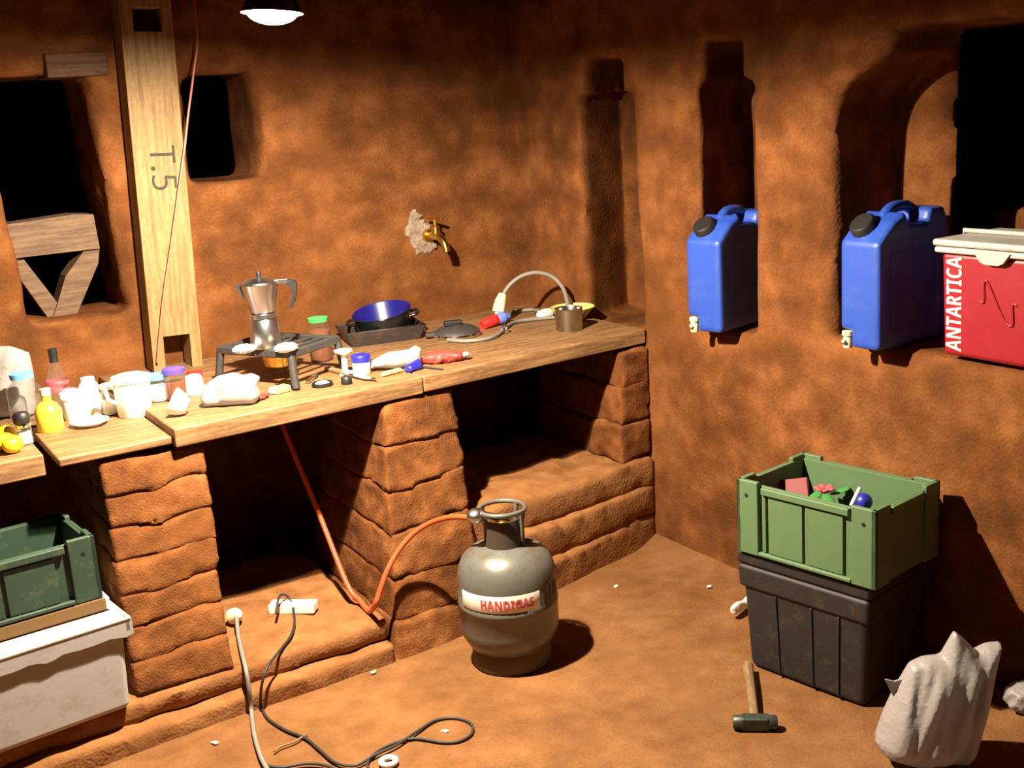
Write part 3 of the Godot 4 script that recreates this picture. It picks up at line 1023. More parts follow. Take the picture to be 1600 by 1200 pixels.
	for q in [[452, 935, 0.17], [460, 962, 0.15], [456, 990, 0.136], [436, 1018, 0.136], [418, 1042, 0.132], [409, 1070, 0.09]]:
		d.append(hit(q[0], q[1], 1, q[2]))
	for q in [[408, 1100, 0.012], [418, 1122, 0.005], [445, 1140, 0.005], [478, 1154, 0.005], [500, 1172, 0.005], [525, 1192, 0.005], [556, 1196, 0.005], [585, 1180, 0.008], [620, 1164, 0.008], [650, 1144, 0.008], [680, 1126, 0.006], [710, 1122, 0.005], [735, 1130, 0.005], [737, 1146, 0.005], [718, 1158, 0.005], [690, 1160, 0.005], [650, 1154, 0.005], [620, 1160, 0.005], [590, 1174, 0.005], [574, 1192, 0.005], [580, 1212, 0.005]]:
		d.append(hit(q[0], q[1], 1, q[2]))
	single("black_cable", MB.new().tube(spline(d), 0.0042, 8), M.dark_cable, "thin dark cable looped on the earth floor", "cable")
	var e := []
	for q in [[413, 1196], [440, 1199], [480, 1193], [515, 1198], [540, 1215]]:
		e.append(hit(q[0], q[1], 1, 0.006))
	single("cable_end", MB.new().tube(spline(e), 0.0045, 8), M.dark_cable, "short dark lead crossing the grey cable on the floor", "cable")
	var tw := []
	for q in [[480, 1146], [462, 1158], [440, 1166], [428, 1174]]:
		tw.append(hit(q[0], q[1], 1, 0.006))
	single("twig", MB.new().tube(spline(tw), 0.003, 6), M.handle, "thin brown twig on the floor beside the dark cable", "twig")

func gas_cylinder() -> void:
	var t := thing("gas_cylinder", "grey gas cylinder with a red-lettered label standing on the earth floor", "gas cylinder", Vector3(-0.98, 0.0, 1.37))
	part(t, "foot_ring", MB.new().lathe([Vector2(0.118, 0.0), Vector2(0.123, 0.0), Vector2(0.126, 0.006), Vector2(0.123, 0.05), Vector2(0.12, 0.06)], 36), M.gas_foot)
	part(t, "tank", MB.new().lathe([Vector2(0, 0.04), Vector2(0.09, 0.045), Vector2(0.13, 0.065), Vector2(0.15, 0.1), Vector2(0.155, 0.13), Vector2(0.1555, 0.2), Vector2(0.157, 0.202), Vector2(0.157, 0.212), Vector2(0.1555, 0.214), Vector2(0.1555, 0.275), Vector2(0.151, 0.315), Vector2(0.137, 0.348), Vector2(0.112, 0.372), Vector2(0.08, 0.386), Vector2(0.04, 0.394), Vector2(0, 0.396)], 44), M.gas)
	part(t, "collar", MB.new().lathe([Vector2(0.064, 0.378), Vector2(0.06, 0.43), Vector2(0.058, 0.475), Vector2(0.055, 0.475), Vector2(0.057, 0.43), Vector2(0.06, 0.385)], 32, Transform3D(), deg_to_rad(-95), deg_to_rad(80)), M.collar)
	part(t, "guard_ring", MB.new().torus(0.072, 0.0075, mv(0, 0.502, 0)), M.gas)
	for a in [-150.0, 35.0, 110.0]:
		var s := Vector3(sin(deg_to_rad(a)), 0, cos(deg_to_rad(a)))
		part(t, "strut", MB.new().tube([s * 0.064 + Vector3(0, 0.38, 0), s * 0.063 + Vector3(0, 0.46, 0), s * 0.072 + Vector3(0, 0.502, 0)], 0.0075, 8), M.gas)
	part(t, "valve", MB.new().lathe([Vector2(0.02, 0.39), Vector2(0.018, 0.43), Vector2(0.024, 0.44), Vector2(0.024, 0.462), Vector2(0.012, 0.47), Vector2(0, 0.472)], 16), M.brass)
	var lab := part(t, "label_band", MB.new().lathe([Vector2(0.1562, 0.222), Vector2(0.1568, 0.223), Vector2(0.1568, 0.276), Vector2(0.1562, 0.277)], 28, Transform3D(), deg_to_rad(-92), deg_to_rad(8)), M.label_white, "white printed label")
	letters(lab, "lettering", "HANDIGAS", 0.168, 0.03, true, M.print_red, mv(0, 0.249, 0, -31), 0.1572)
	for k in 3:
		part(t, "stencil_mark", MB.new().lathe([Vector2(0.1559, 0.235), Vector2(0.1564, 0.236), Vector2(0.1564, 0.28), Vector2(0.1559, 0.281)], 3, Transform3D(), deg_to_rad(26 + k * 7), deg_to_rad(29 + k * 7)), M.dark_green)
	# regulator and hose
	var rg := hit(744, 806, 2, 1.35)
	var reg := thing("gas_regulator", "silver gas regulator screwed to the cylinder collar", "regulator", rg, 8.0)
	part(reg, "body", MB.new().ball(Vector3(0.032, 0.024, 0.028)), M.alu)
	part(reg, "coupling", MB.new().tube([Vector3(0.02, 0, 0), Vector3(0.05, -0.012, 0.02), Vector3(0.09, -0.024, 0.05)], 0.011, 10), M.brass)
	var h := [rg + Vector3(-0.022, 0, 0)]
	for q in [[705, 808, 1.26], [675, 816, 1.17], [648, 832, 1.125], [624, 858, 1.11], [605, 892, 1.115], [593, 925, 1.12], [586, 945, 1.115]]:
		h.append(hit(q[0], q[1], 2, q[2]))
	for q in [[577, 955, 0.14], [562, 938, 0.15], [542, 912, 0.19]]:
		h.append(hit(q[0], q[1], 1, q[2]))
	h.append(Vector3(-1.33, 0.4, 0.72)); h.append(Vector3(-1.36, 0.62, 0.6)); h.append(Vector3(-1.38, 0.78, 0.52))
	single("gas_hose", MB.new().tube(spline(h), 0.0088, 10), M.orange, "orange gas hose arching from the cylinder to the ledge", "hose")

func crate_body(t: Node3D, w: float, h: float, d: float, mat: Material, dark_gap: bool) -> void:
	var th := 0.012
	part(t, "base", MB.new().box(Vector3(-w / 2 + 0.01, 0, -d / 2 + 0.01), Vector3(w / 2 - 0.01, 0.012, d / 2 - 0.01)), mat)
	var post := 0.075
	for sx in [-1, 1]:
		for sz in [-1, 1]:
			var c := MB.new()
			var x0 := minf(sx * w / 2, sx * (w / 2 - post))
			var z0 := minf(sz * d / 2, sz * (d / 2 - post))
			c.bev(Vector3(x0, 0, minf(sz * d / 2, sz * (d / 2 - 0.016))), Vector3(x0 + post, h, maxf(sz * d / 2, sz * (d / 2 - 0.016))), 0.004)
			c.bev(Vector3(minf(sx * w / 2, sx * (w / 2 - 0.016)), 0, z0), Vector3(maxf(sx * w / 2, sx * (w / 2 - 0.016)), h, z0 + post), 0.004)
			var col := part(t, "corner_post", c, mat)
			part(col, "rivet_hole", MB.new().lathe([Vector2(0, 0.0012), Vector2(0.006, 0.001), Vector2(0.006, -0.004)], 10, mv(sx * (w / 2 - 0.036), h - 0.045, sz * d / 2, 0, 90 * sz)), M.cap)
	for s in [-1, 1]:
		var zf: float = s * (d / 2 - 0.02)
		var xf: float = s * (w / 2 - 0.013)
		part(t, "side_panel", MB.new().box(Vector3(-w / 2 + 0.02, 0.005, zf - th * 0.5), Vector3(w / 2 - 0.02, h - 0.012, zf + th * 0.5)), mat)
		part(t, "side_panel", MB.new().box(Vector3(xf - th * 0.5, 0.005, -d / 2 + 0.02), Vector3(xf + th * 0.5, h - 0.012, d / 2 - 0.02)), mat)
		part(t, "rail", MB.new().bev(Vector3(-w / 2 + post + 0.012, h - 0.034, s * (d / 2) - 0.013 * (1 + s) * 0.5 - 0.001), Vector3(w / 2 - post - 0.008, h - 0.012, s * (d / 2) + 0.013 * (1 - s) * 0.5 + 0.002), 0.004), mat)
		part(t, "rail", MB.new().bev(Vector3(-w / 2 + post, 0.002, s * (d / 2) - 0.013 * (1 + s) * 0.5 - 0.001), Vector3(w / 2 - post, 0.014, s * (d / 2) + 0.013 * (1 - s) * 0.5 + 0.002), 0.004), mat)
		part(t, "rail", MB.new().bev(Vector3(s * (w / 2) - 0.013 * (1 + s) * 0.5 - 0.001, h - 0.034, -d / 2 + post + 0.01), Vector3(s * (w / 2) + 0.013 * (1 - s) * 0.5 + 0.002, h - 0.012, d / 2 - post - 0.01), 0.004), mat)
		if s > 0 or not dark_gap:
			var k := w / 0.46
			for x in [[-0.142, -0.131], [-0.122, -0.006], [0.004, 0.126]]:
				part(t, "panel_pad", MB.new().bev(Vector3(x[0] * k, 0.016, minf(zf, zf + s * 0.014)), Vector3(x[1] * k, h - 0.038, maxf(zf, zf + s * 0.014)), 0.002), mat)

func crates() -> void:
	# black storage bin
	var nr := Vector3(-cos(deg_to_rad(10)), 0, sin(deg_to_rad(10)))
	var bc := Vector3(-0.4015, 0, 2.066) - nr * 0.15
	var b := thing("storage_bin", "black plastic storage bin with soil marks under the green crate", "bin", bc, -80.0)
	var bw := 0.395
	var bd := 0.3
	var taper := func(p: Vector3) -> Vector3:
		var k := lerpf(1.0, 1.09, p.y / 0.34)
		return Vector3(p.x * k, p.y, p.z * k)
	part(b, "body", MB.new().bev(Vector3(-bw / 2, 0.0, -bd / 2), Vector3(bw / 2, 0.335, bd / 2), 0.02).warp(taper), M.black)
	part(b, "band", MB.new().bev(Vector3(-bw / 2 - 0.008, 0.262, -bd / 2 - 0.008), Vector3(bw / 2 + 0.008, 0.335, bd / 2 + 0.008), 0.012).warp(taper), M.black)
	part(b, "lid", MB.new().bev(Vector3(-0.225, 0.335, -0.17), Vector3(0.225, 0.378, 0.17), 0.012), M.black)
	for x in [-0.085, 0.03, 0.115]:
		part(b, "rib", MB.new().bev(Vector3(x - 0.004, 0.01, bd / 2 - 0.01), Vector3(x + 0.004, 0.26, bd / 2 + 0.005), 0.003).warp(taper), M.black)
	# green crate
	var gc := Vector3(-0.266, 0.379, 2.062)
	var g := thing("green_crate", "open light green plastic crate stacked on the black bin", "crate", gc, -80.0)
	crate_body(g, 0.46, 0.226, 0.33, M.green, false)
	var inside := func(u: float, v: float, y: float) -> Vector3: return hit(u, v, 1, y)
	var cl := thing("dark_cloth", "crumpled dark cloth filling the bottom of the green crate", "cloth", gc + Vector3(0, 0.075, 0), -80.0)
	part(cl, "folds", blob(Vector3(0.185, 0.052, 0.12), 0.012, 4.0, 0.008, 0.8), M.tray)
	var fp: Vector3 = inside.call(1288, 768, 0.53)
	var fw := thing("flower", "pink red flower with green leaves inside the green crate", "flower", fp)
	for k in 6:
		var a := TAU * k / 6.0
		part(fw, "petal", MB.new().ball(Vector3(0.017, 0.006, 0.012), Transform3D(Basis(Vector3.UP, a) * Basis(Vector3.BACK, 0.5), Vector3(cos(a) * 0.016, 0.006, -sin(a) * 0.016)), 6, 10), M.petal)
	part(fw, "centre", MB.new().ball(Vector3(0.009, 0.006, 0.009), mv(0, 0.004, 0), 6, 10), M.maroon)
	for q in [[-0.05, 0.0, 0.012, 20.0], [-0.035, -0.004, 0.05, 60.0], [0.045, -0.004, 0.02, -20.0]]:
		part(fw, "leaf", MB.new().ball(Vector3(0.034, 0.004, 0.016), mv(q[0], q[1], q[2], q[3], 0, 12), 6, 12), M.leaf)
	var mp: Vector3 = inside.call(1240, 764, 0.53)
	var bx := thing("packet", "dark red packet leaning inside the green crate", "packet", mp, -60.0)
	part(bx, "carton", MB.new().rbox(Vector3(0.09, 0.06, 0.02), 0.003, mv(0, 0, 0, 0, -30, 12)), M.maroon)
	var lp: Vector3 = inside.call(1349, 784, 0.53)
	single("blue_ball", MB.new().ball(Vector3(0.026, 0.026, 0.026), mv(lp.x, lp.y, lp.z)), M.deep_blue, "small blue ball inside the green crate", "ball")
	var s0: Vector3 = inside.call(1330, 790, 0.535)
	var s1: Vector3 = inside.call(1344, 762, 0.585)
	single("white_stick", MB.new().bar(s0, s1, 0.006), M.white, "short white stick standing up inside the green crate", "stick")
	# white tub on the ledge, with a crate on top
	var tb := thing("white_tub", "white plastic tub with a wavy rim on the low ledge beside the pier", "tub", Vector3(-2.36, 0.128, 1.035), 7.0)
	var tub := MB.new().bev(Vector3(-0.235, 0.0, -0.17), Vector3(0.235, 0.27, 0.17), 0.02)
	tub.warp(func(p: Vector3) -> Vector3:
		var k := lerpf(0.985, 1.03, p.y / 0.27)
		return Vector3(p.x * k, p.y, p.z * k))
	part(tb, "body", tub, M.tub)
	tb.scale = Vector3(1, 0.95, 1)
	var rim := PackedVector2Array()
	for k in 25:
		rim.append(Vector2(-0.262 + 0.524 * k / 24.0, 0.236 + 0.007 * sin(k * 1.3) * (0.5 + 0.5 * sin(k * 0.6))))
	rim.append(Vector2(0.262, 0.283)); rim.append(Vector2(0.25, 0.29)); rim.append(Vector2(-0.25, 0.29)); rim.append(Vector2(-0.262, 0.283))
	part(tb, "rim", MB.new().prism(rim, 0.014, mv(0, 0, 0.172)).bev(Vector3(0.236, 0.24, -0.19), Vector3(0.262, 0.29, 0.186), 0.008).bev(Vector3(-0.262, 0.24, -0.19), Vector3(-0.236, 0.29, 0.186), 0.008).bev(Vector3(-0.25, 0.24, -0.2), Vector3(0.25, 0.29, -0.176), 0.008).bev(Vector3(-0.25, 0.262, -0.18), Vector3(0.25, 0.288, 0.18), 0.004).tube([Vector3(-0.258, 0.284, 0.181), Vector3(0.258, 0.284, 0.181)], 0.0075, 8), M.tub)
	var cb := thing("cardboard_sheet", "brown cardboard laid on the white tub under the dark crate", "cardboard", Vector3(-2.385, 0.406, 1.0), 5.0)
	part(cb, "sheet", MB.new().bev(Vector3(-0.25, 0.0, -0.15), Vector3(0.25, 0.038, 0.13), 0.004), M.card)
	part(cb, "torn_edge", MB.new().bev(Vector3(0.25, 0.001, -0.15), Vector3(0.262, 0.036, 0.13), 0.003), M.paper)
	var dg := thing("dark_crate", "dusty dark green crate on top of the white tub", "crate", Vector3(-2.39, 0.446, 0.98), 5.0)
	crate_body(dg, 0.5, 0.185, 0.3, M.dark_green, true)

func jar(called: String, label: String, cat: String, at: Vector3, r: float, h: float, fill: Material, fill_to: float, lid: Material, lid_h := 0.016, neck := 0.8) -> Node3D:
	var t := thing(called, label, cat, at)
	part(t, "glass", MB.new().lathe([Vector2(0, 0.0), Vector2(r * 0.94, 0.0), Vector2(r, 0.006), Vector2(r, h * 0.72), Vector2(r * neck, h * 0.86), Vector2(r * neck, h)], 26), M.glass)
	if fill:
		part(t, "contents", MB.new().lathe([Vector2(0, 0.003), Vector2(r * 0.9, 0.004), Vector2(r * 0.95, 0.008), Vector2(r * 0.95, minf(h * 0.71, h * fill_to)), Vector2(0, h * fill_to)], 22), fill)
	part(t, "lid", MB.new().lathe([Vector2(r * neck + 0.003, h - lid_h * 0.7), Vector2(r * neck + 0.004, h + lid_h * 0.2), Vector2(r * neck, h + lid_h * 0.3), Vector2(0, h + lid_h * 0.3)], 26), lid)
	return t

func tub_shape(r0: float, r1: float, h: float, lip := 0.003) -> MB:
	return MB.new().lathe([Vector2(0, 0.0), Vector2(r0 * 0.95, 0.0), Vector2(r0, 0.004), Vector2(r1, h - 0.004), Vector2(r1 + lip, h - 0.003), Vector2(r1 + lip, h), Vector2(r1 - 0.002, h), Vector2(r0 - 0.003, 0.006), Vector2(0, 0.005)], 28)

func build_counter_things() -> void:
	# iron stand with the coffee pot
	var sc := Vector3(-1.347, TOP, 0.563)
	var st := thing("iron_stand", "black iron burner stand carrying the coffee pot", "burner stand", sc, -61.3)
	var hx := 0.155
	var hz := 0.12
	var hh := 0.13
	var fr := MB.new()
	for s in [-1, 1]:
		fr.rbox(Vector3(hx * 2 + 0.02, 0.026, 0.02), 0.005, mv(0, hh - 0.013, s * hz))
		fr.rbox(Vector3(0.02, 0.026, hz * 2), 0.005, mv(s * hx, hh - 0.013, 0))
	part(st, "frame", fr, M.iron)
	for k in 5:
		part(st, "grate_bar", MB.new().rbox(Vector3(0.012, 0.01, hz * 2), 0.003, mv(-0.1 + 0.05 * k, hh - 0.008, 0)), M.iron)
	for sx in [-1, 1]:
		for sz in [-1, 1]:
			part(st, "leg", MB.new().tube([Vector3(sx * hx, hh - 0.02, sz * hz), Vector3(sx * (hx + 0.008), 0.05, sz * (hz + 0.006)), Vector3(sx * (hx + 0.016), 0.006, sz * (hz + 0.01))], 0.0135, 8), M.iron)
	part(st, "burner", MB.new().lathe([Vector2(0, 0.035), Vector2(0.03, 0.035), Vector2(0.055, 0.05), Vector2(0.06, 0.085), Vector2(0.045, 0.092), Vector2(0, 0.094)], 24), M.brass)
	part(st, "gas_pipe", MB.new().tube([Vector3(0, 0.05, 0), Vector3(-0.05, 0.04, -0.06), Vector3(-0.09, 0.02, -0.12)], 0.009, 8), M.iron)
	# coffee pot
	var mp := hit(417, 542, 1, TOP + hh)
	var mk := thing("moka_pot", "eight-sided aluminium stovetop coffee pot on the iron stand", "coffee pot", Vector3(mp.x, TOP + hh + 0.001, mp.z), -30.5)
	part(mk, "boiler", MB.new().lathe([Vector2(0, 0.0), Vector2(0.052, 0.0), Vector2(0.055, 0.006), Vector2(0.046, 0.09), Vector2(0.042, 0.098), Vector2(0, 0.098)], 8, mv(0, 0, 0, 22.5)), M.alu)
	part(mk, "waist_ring", MB.new().lathe([Vector2(0.04, 0.096), Vector2(0.044, 0.098), Vector2(0.044, 0.112), Vector2(0.04, 0.114)], 24), M.alu)
	part(mk, "jug", MB.new().lathe([Vector2(0, 0.112), Vector2(0.038, 0.112), Vector2(0.042, 0.125), Vector2(0.062, 0.206), Vector2(0.064, 0.212), Vector2(0.06, 0.212)], 8, mv(0, 0, 0, 22.5)), M.alu)
	part(mk, "spout", MB.new().prism(PackedVector2Array([Vector2(-0.05, 0.212), Vector2(-0.084, 0.212), Vector2(-0.055, 0.165)]), 0.022, mv(0, 0, -0.011)), M.alu)
	var ml := part(mk, "lid", MB.new().lathe([Vector2(0.065, 0.213), Vector2(0.064, 0.218), Vector2(0.03, 0.23), Vector2(0, 0.232)], 8, mv(0, 0, 0, 22.5)).rbox(Vector3(0.05, 0.014, 0.022), 0.003, mv(0.07, 0.216, 0)), M.alu)
	part(ml, "knob", MB.new().lathe([Vector2(0.006, 0.23), Vector2(0.009, 0.244), Vector2(0.006, 0.252), Vector2(0, 0.253)], 10), M.cap)
	part(mk, "handle", MB.new().prism(PackedVector2Array([Vector2(0.086, 0.222), Vector2(0.118, 0.214), Vector2(0.122, 0.2), Vector2(0.112, 0.15), Vector2(0.1, 0.128), Vector2(0.092, 0.122), Vector2(0.09, 0.13), Vector2(0.104, 0.16), Vector2(0.106, 0.19), Vector2(0.085, 0.205)]), 0.018, mv(0, 0, -0.009)), M.cap)
	var k1 := hit(382, 545, 1, TOP + hh + 0.012)
	var k2 := hit(447, 543, 1, TOP + hh + 0.012)
	for q in [[k1, "crumpled white paper left of the coffee pot on the iron stand", 3.0], [k2, "crumpled white paper by the handle side of the coffee pot", 8.0]]:
		var cr := thing("crumpled_paper", q[1], "paper", q[0])
		part(cr, "wad", blob(Vector3(0.036, 0.014, 0.03), 0.005, q[2], 0.006, 4.0), M.paper)
	# matchbox in front of the stand
	var mb := thing("matchbox", "yellow matchbox in front of the iron stand", "matchbox", on_top(437, 608, 0.012), 15.0)
	part(mb, "sleeve", MB.new().rbox(Vector3(0.058, 0.02, 0.036), 0.002), M.yellow_card)
	part(mb, "tray", MB.new().rbox(Vector3(0.064, 0.016, 0.032), 0.001), M.paper)
	var rg := thing("brown_rag", "small brown rag beside the white bag and the iron stand", "rag", on_top(405, 620, 0.008))
	part(rg, "folds", blob(Vector3(0.03, 0.007, 0.024), 0.005, 14.0, 0.004, 4.0), M.maroon)
	# green lidded jar
	jar("honey_jar", "brown jar with a green lid standing beside the roasting tin", "jar", on_top(503, 563), 0.041, 0.155, M.amber, 0.78, M.green_lid, 0.016, 0.8)
	# roasting tin and enamel pot
	var tc := on_top(596, 530)
	var tn := thing("roasting_tin", "dark roasting tin under the blue enamel pot", "roasting tin", Vector3(tc.x, TOP, tc.z), -12.0)
	var tw := 0.145
	var td := 0.1
	var tin := MB.new().box(Vector3(-tw, 0, -td), Vector3(tw, 0.005, td))
	for s in [-1, 1]:
		tin.bev(Vector3(-tw, 0, s * td - 0.003), Vector3(tw, 0.055, s * td + 0.003), 0.002)
		tin.bev(Vector3(s * tw - 0.003, 0, -td), Vector3(s * tw + 0.003, 0.055, td), 0.002)
	tin.warp(func(p: Vector3) -> Vector3:
		var k := lerpf(0.9, 1.06, p.y / 0.055)
		return Vector3(p.x * k, p.y, p.z * k))
	part(tn, "pan", tin, M.tray)
	part(tn, "rim", MB.new().tube([Vector3(-tw, 0.056, -td) * Vector3(1.06, 1, 1.06), Vector3(tw, 0.056, -td) * Vector3(1.06, 1, 1.06), Vector3(tw, 0.056, td) * Vector3(1.06, 1, 1.06), Vector3(-tw, 0.056, td) * Vector3(1.06, 1, 1.06), Vector3(-tw, 0.056, -td) * Vector3(1.06, 1, 1.06)], 0.004, 6), M.tray)
	var pot := thing("enamel_pot", "black enamel pot with cobalt blue inside, tilted in the roasting tin", "pot", Vector3(tc.x + 0.022, TOP + 0.024, tc.z + 0.0), -30.0)
	pot.rotation_degrees = Vector3(9, -30, 6)
	part(pot, "outside", MB.new().lathe([Vector2(0, 0.0), Vector2(0.09, 0.0), Vector2(0.104, 0.012), Vector2(0.113, 0.085), Vector2(0.117, 0.088), Vector2(0.115, 0.092)], 36), M.enamel)
	part(pot, "inside", MB.new().lathe([Vector2(0.115, 0.092), Vector2(0.111, 0.088), Vector2(0.101, 0.015), Vector2(0.09, 0.006), Vector2(0, 0.005)], 36), M.cobalt)
	for s in [-1, 1]:
		part(pot, "handle", MB.new().tube(spline([Vector3(s * 0.108, 0.06, -0.03), Vector3(s * 0.135, 0.064, -0.022), Vector3(s * 0.138, 0.064, 0.022), Vector3(s * 0.108, 0.06, 0.03)]), 0.006, 8), M.enamel)
	# small things along the front
	var wh := thing("white_holder", "white plastic holder with a round top beside the knife", "holder", on_top(540, 585))
	part(wh, "disc", MB.new().lathe([Vector2(0, 0.088), Vector2(0.03, 0.086), Vector2(0.032, 0.082), Vector2(0.022, 0.074), Vector2(0.01, 0.07)], 22), M.white)
	part(wh, "stem", MB.new().lathe([Vector2(0.01, 0.072), Vector2(0.01, 0.01), Vector2(0.02, 0.004), Vector2(0.02, 0.0)], 16), M.white)
	part(wh, "foot", MB.new().rbox(Vector3(0.02, 0.014, 0.05), 0.004, mv(0.014, 0.007, 0.02, 30)), M.white)
	var bk := thing("black_knob", "small black knob at the foot of the white holder", "stopper", on_top(542, 600))  # a small dark knob lying loose
	part(bk, "grip", MB.new().lathe([Vector2(0.017, 0.0), Vector2(0.019, 0.004), Vector2(0.018, 0.022), Vector2(0.014, 0.026), Vector2(0, 0.026)], 12), M.cap)
	var as_ := thing("jar_lid", "black rimmed jar lid with a white inside near the worktop edge", "lid", on_top(504, 603))
	part(as_, "rim", MB.new().lathe([Vector2(0.0, 0.0), Vector2(0.034, 0.0), Vector2(0.036, 0.004), Vector2(0.034, 0.013), Vector2(0.028, 0.013), Vector2(0.024, 0.008)], 24), M.cap)
	part(as_, "disc", MB.new().lathe([Vector2(0.025, 0.008), Vector2(0.018, 0.014), Vector2(0.0, 0.016)], 20), M.white)
	var sg := thing("spark_lighter", "small chrome gas lighter beside the stand leg", "lighter", on_top(486, 592, 0.008), 50.0)
	part(sg, "barrel", MB.new().bar(Vector3(-0.04, 0, 0), Vector3(0.03, 0, 0), 0.007), M.chrome)
	part(sg, "grip", MB.new().rbox(Vector3(0.03, 0.014, 0.018), 0.004, mv(0.04, 0, 0)), M.iron)
	# knife
	var ka := on_top(503, 577)
	var kb := on_top(588, 598)
	var kn := thing("kitchen_knife", "kitchen knife with a pale blade lying across the worktop", "knife", Vector3((ka.x + kb.x) * 0.5, TOP + 0.008, (ka.z + kb.z) * 0.5), rad_to_deg(-atan2(kb.z - ka.z, kb.x - ka.x)))
	part(kn, "blade", MB.new().prism(PackedVector2Array([Vector2(-0.02, -0.014), Vector2(0.12, -0.014), Vector2(0.165, 0.006), Vector2(0.15, 0.014), Vector2(-0.02, 0.014)]), 0.002, mv(0, 0, 0, 0, -90)), M.chrome)
	part(kn, "handle", MB.new().rbox(Vector3(0.12, 0.014, 0.022), 0.005, mv(-0.08, 0, 0)), M.handle)
	# pill tub
	var pt := thing("pill_tub", "white pill tub with a deep blue lid", "tub", on_top(566, 584))
	part(pt, "body", MB.new().lathe([Vector2(0, 0), Vector2(0.029, 0), Vector2(0.031, 0.003), Vector2(0.031, 0.044), Vector2(0.029, 0.046)], 24), M.white)
	part(pt, "lid", MB.new().lathe([Vector2(0.033, 0.044), Vector2(0.033, 0.064), Vector2(0.031, 0.067), Vector2(0, 0.067)], 24), M.deep_blue)
	# bags of food
	var fb := thing("food_bag", "clear plastic bag of pale food lying on the worktop", "bag", on_top(622, 570, 0.012), -20.0)
	part(fb, "film", bag_shape(PackedVector2Array([Vector2(-0.09, 0.0), Vector2(-0.085, 0.026), Vector2(-0.03, 0.048), Vector2(0.04, 0.05), Vector2(0.065, 0.062), Vector2(0.085, 0.05), Vector2(0.08, 0.0), Vector2(0.0, -0.012)]), 0.035, 0.0055, 21.0, 0.007), M.bag)
	part(fb, "knot", blob(Vector3(0.018, 0.014, 0.016), 0.004, 2.0, 0.004, 5.0).warp(func(p: Vector3) -> Vector3: return p + Vector3(-0.09, 0.012, 0.01)), M.bag)
	var rb := thing("meat_pack", "pink pack of meat in film beside the clear food bag", "meat pack", on_top(690, 558, 0.018), -25.0)
	part(rb, "pack", blob(Vector3(0.082, 0.021, 0.04), 0.006, 31.0, 0.007, 2.0), M.meat)
	part(rb, "film_end", blob(Vector3(0.016, 0.01, 0.014), 0.004, 12.0, 0.004, 5.0).warp(func(p: Vector3) -> Vector3: return p + Vector3(0.085, 0.002, 0.0)), M.bag)
	var bl := thing("blue_packet", "bright blue plastic packet in front of the meat pack", "packet", on_top(646, 574, 0.012), 20.0)
	part(bl, "wrapper", bag_shape(PackedVector2Array([Vector2(-0.035, -0.012), Vector2(-0.03, 0.012), Vector2(0.01, 0.02), Vector2(0.03, 0.026), Vector2(0.034, -0.012)]), 0.022, 0.005, 6.0, 0.003), M.deep_blue)
	var yc := thing("yellow_wrapper", "flat pale yellow wrapper beside the blue packet", "wrapper", on_top(612, 582, 0.006), 12.0)
	part(yc, "sheet", bag_shape(PackedVector2Array([Vector2(-0.045, -0.006), Vector2(-0.04, 0.008), Vector2(0.03, 0.01), Vector2(0.045, 0.004), Vector2(0.04, -0.006)]), 0.016, 0.004, 16.0, 0.002), M.yellow_card)
	single("skewer", MB.new().tube([on_top(660, 573, 0.006), on_top(692, 577, 0.004)], 0.0032, 6), M.iron, "thin dark skewer pointing from the blue packet", "skewer")
	# pan lid
	var pl := thing("pan_lid", "dark round pan lid with a chrome rim behind the meat pack", "lid", on_top(714, 524), -20.0)
	part(pl, "dome", MB.new().lathe([Vector2(0.093, 0.012), Vector2(0.09, 0.02), Vector2(0.06, 0.036), Vector2(0.0, 0.044)], 36), M.iron)
	part(pl, "rim", MB.new().lathe([Vector2(0.08, 0.0), Vector2(0.094, 0.002), Vector2(0.097, 0.008), Vector2(0.094, 0.013), Vector2(0.085, 0.014)], 36), M.chrome)
	part(pl, "grip", MB.new().rbox(Vector3(0.07, 0.022, 0.03), 0.006, mv(-0.012, 0.05, 0)), M.cap)
	part(pl, "side_lug", MB.new().rbox(Vector3(0.04, 0.018, 0.035), 0.007, mv(-0.105, 0.014, 0.01)), M.iron)
	# hoses and fittings
	var ho := []
	for q in [[782, 468, 0.3], [795, 447, 0.31], [814, 432, 0.33], [838, 426, 0.36], [862, 432, 0.39], [879, 449, 0.42], [886, 470, 0.43], [888, 484, 0.43]]:
		ho.append(hit(q[0], q[1], 2, q[2]))
	var gh := thing("grey_hose", "grey hose standing in an arc with a cream connector at its end", "hose")
	part(gh, "hose", MB.new().tube(spline(ho), 0.0085, 10), M.grey_cable)
	var h0: Vector3 = ho[0]
	part(gh, "connector", MB.new().rod(h0 + Vector3(0.012, 0.022, 0), h0 + Vector3(-0.004, -0.014, 0), 0.016, 0.024).rod(h0 + Vector3(-0.004, -0.014, 0), h0 + Vector3(-0.018, -0.05, 0.006), 0.024, 0.025).rod(h0 + Vector3(-0.018, -0.05, 0.006), h0 + Vector3(-0.024, -0.066, 0.01), 0.014, 0.013), M.cream)
	var hl := thing("hose_coupling", "red and blue plastic hose coupling with a steel clip", "coupling")
	var r0 := on_top(754, 508, 0.018)
	var r1 := on_top(776, 498, 0.03)
	var r2 := on_top(795, 494, 0.03)
	part(hl, "red_cap", MB.new().rod(r0, r1, 0.019, 0.021), M.red_cap)
	part(hl, "blue_body", MB.new().rod(r1, r1.lerp(r2, 0.55), 0.021, 0.024).rod(r1.lerp(r2, 0.55), r2, 0.018, 0.015), M.light_blue)
	part(hl, "clip", MB.new().torus(0.016, 0.004, Transform3D(Basis(Vector3.BACK, 1.2), on_top(788, 514, 0.018))), M.steel)
	var wc := thing("white_cap", "white plastic cap lying behind the steel mug", "stopper", on_top(851, 491, 0.018), 15.0)  # a plain white cap at the hose end
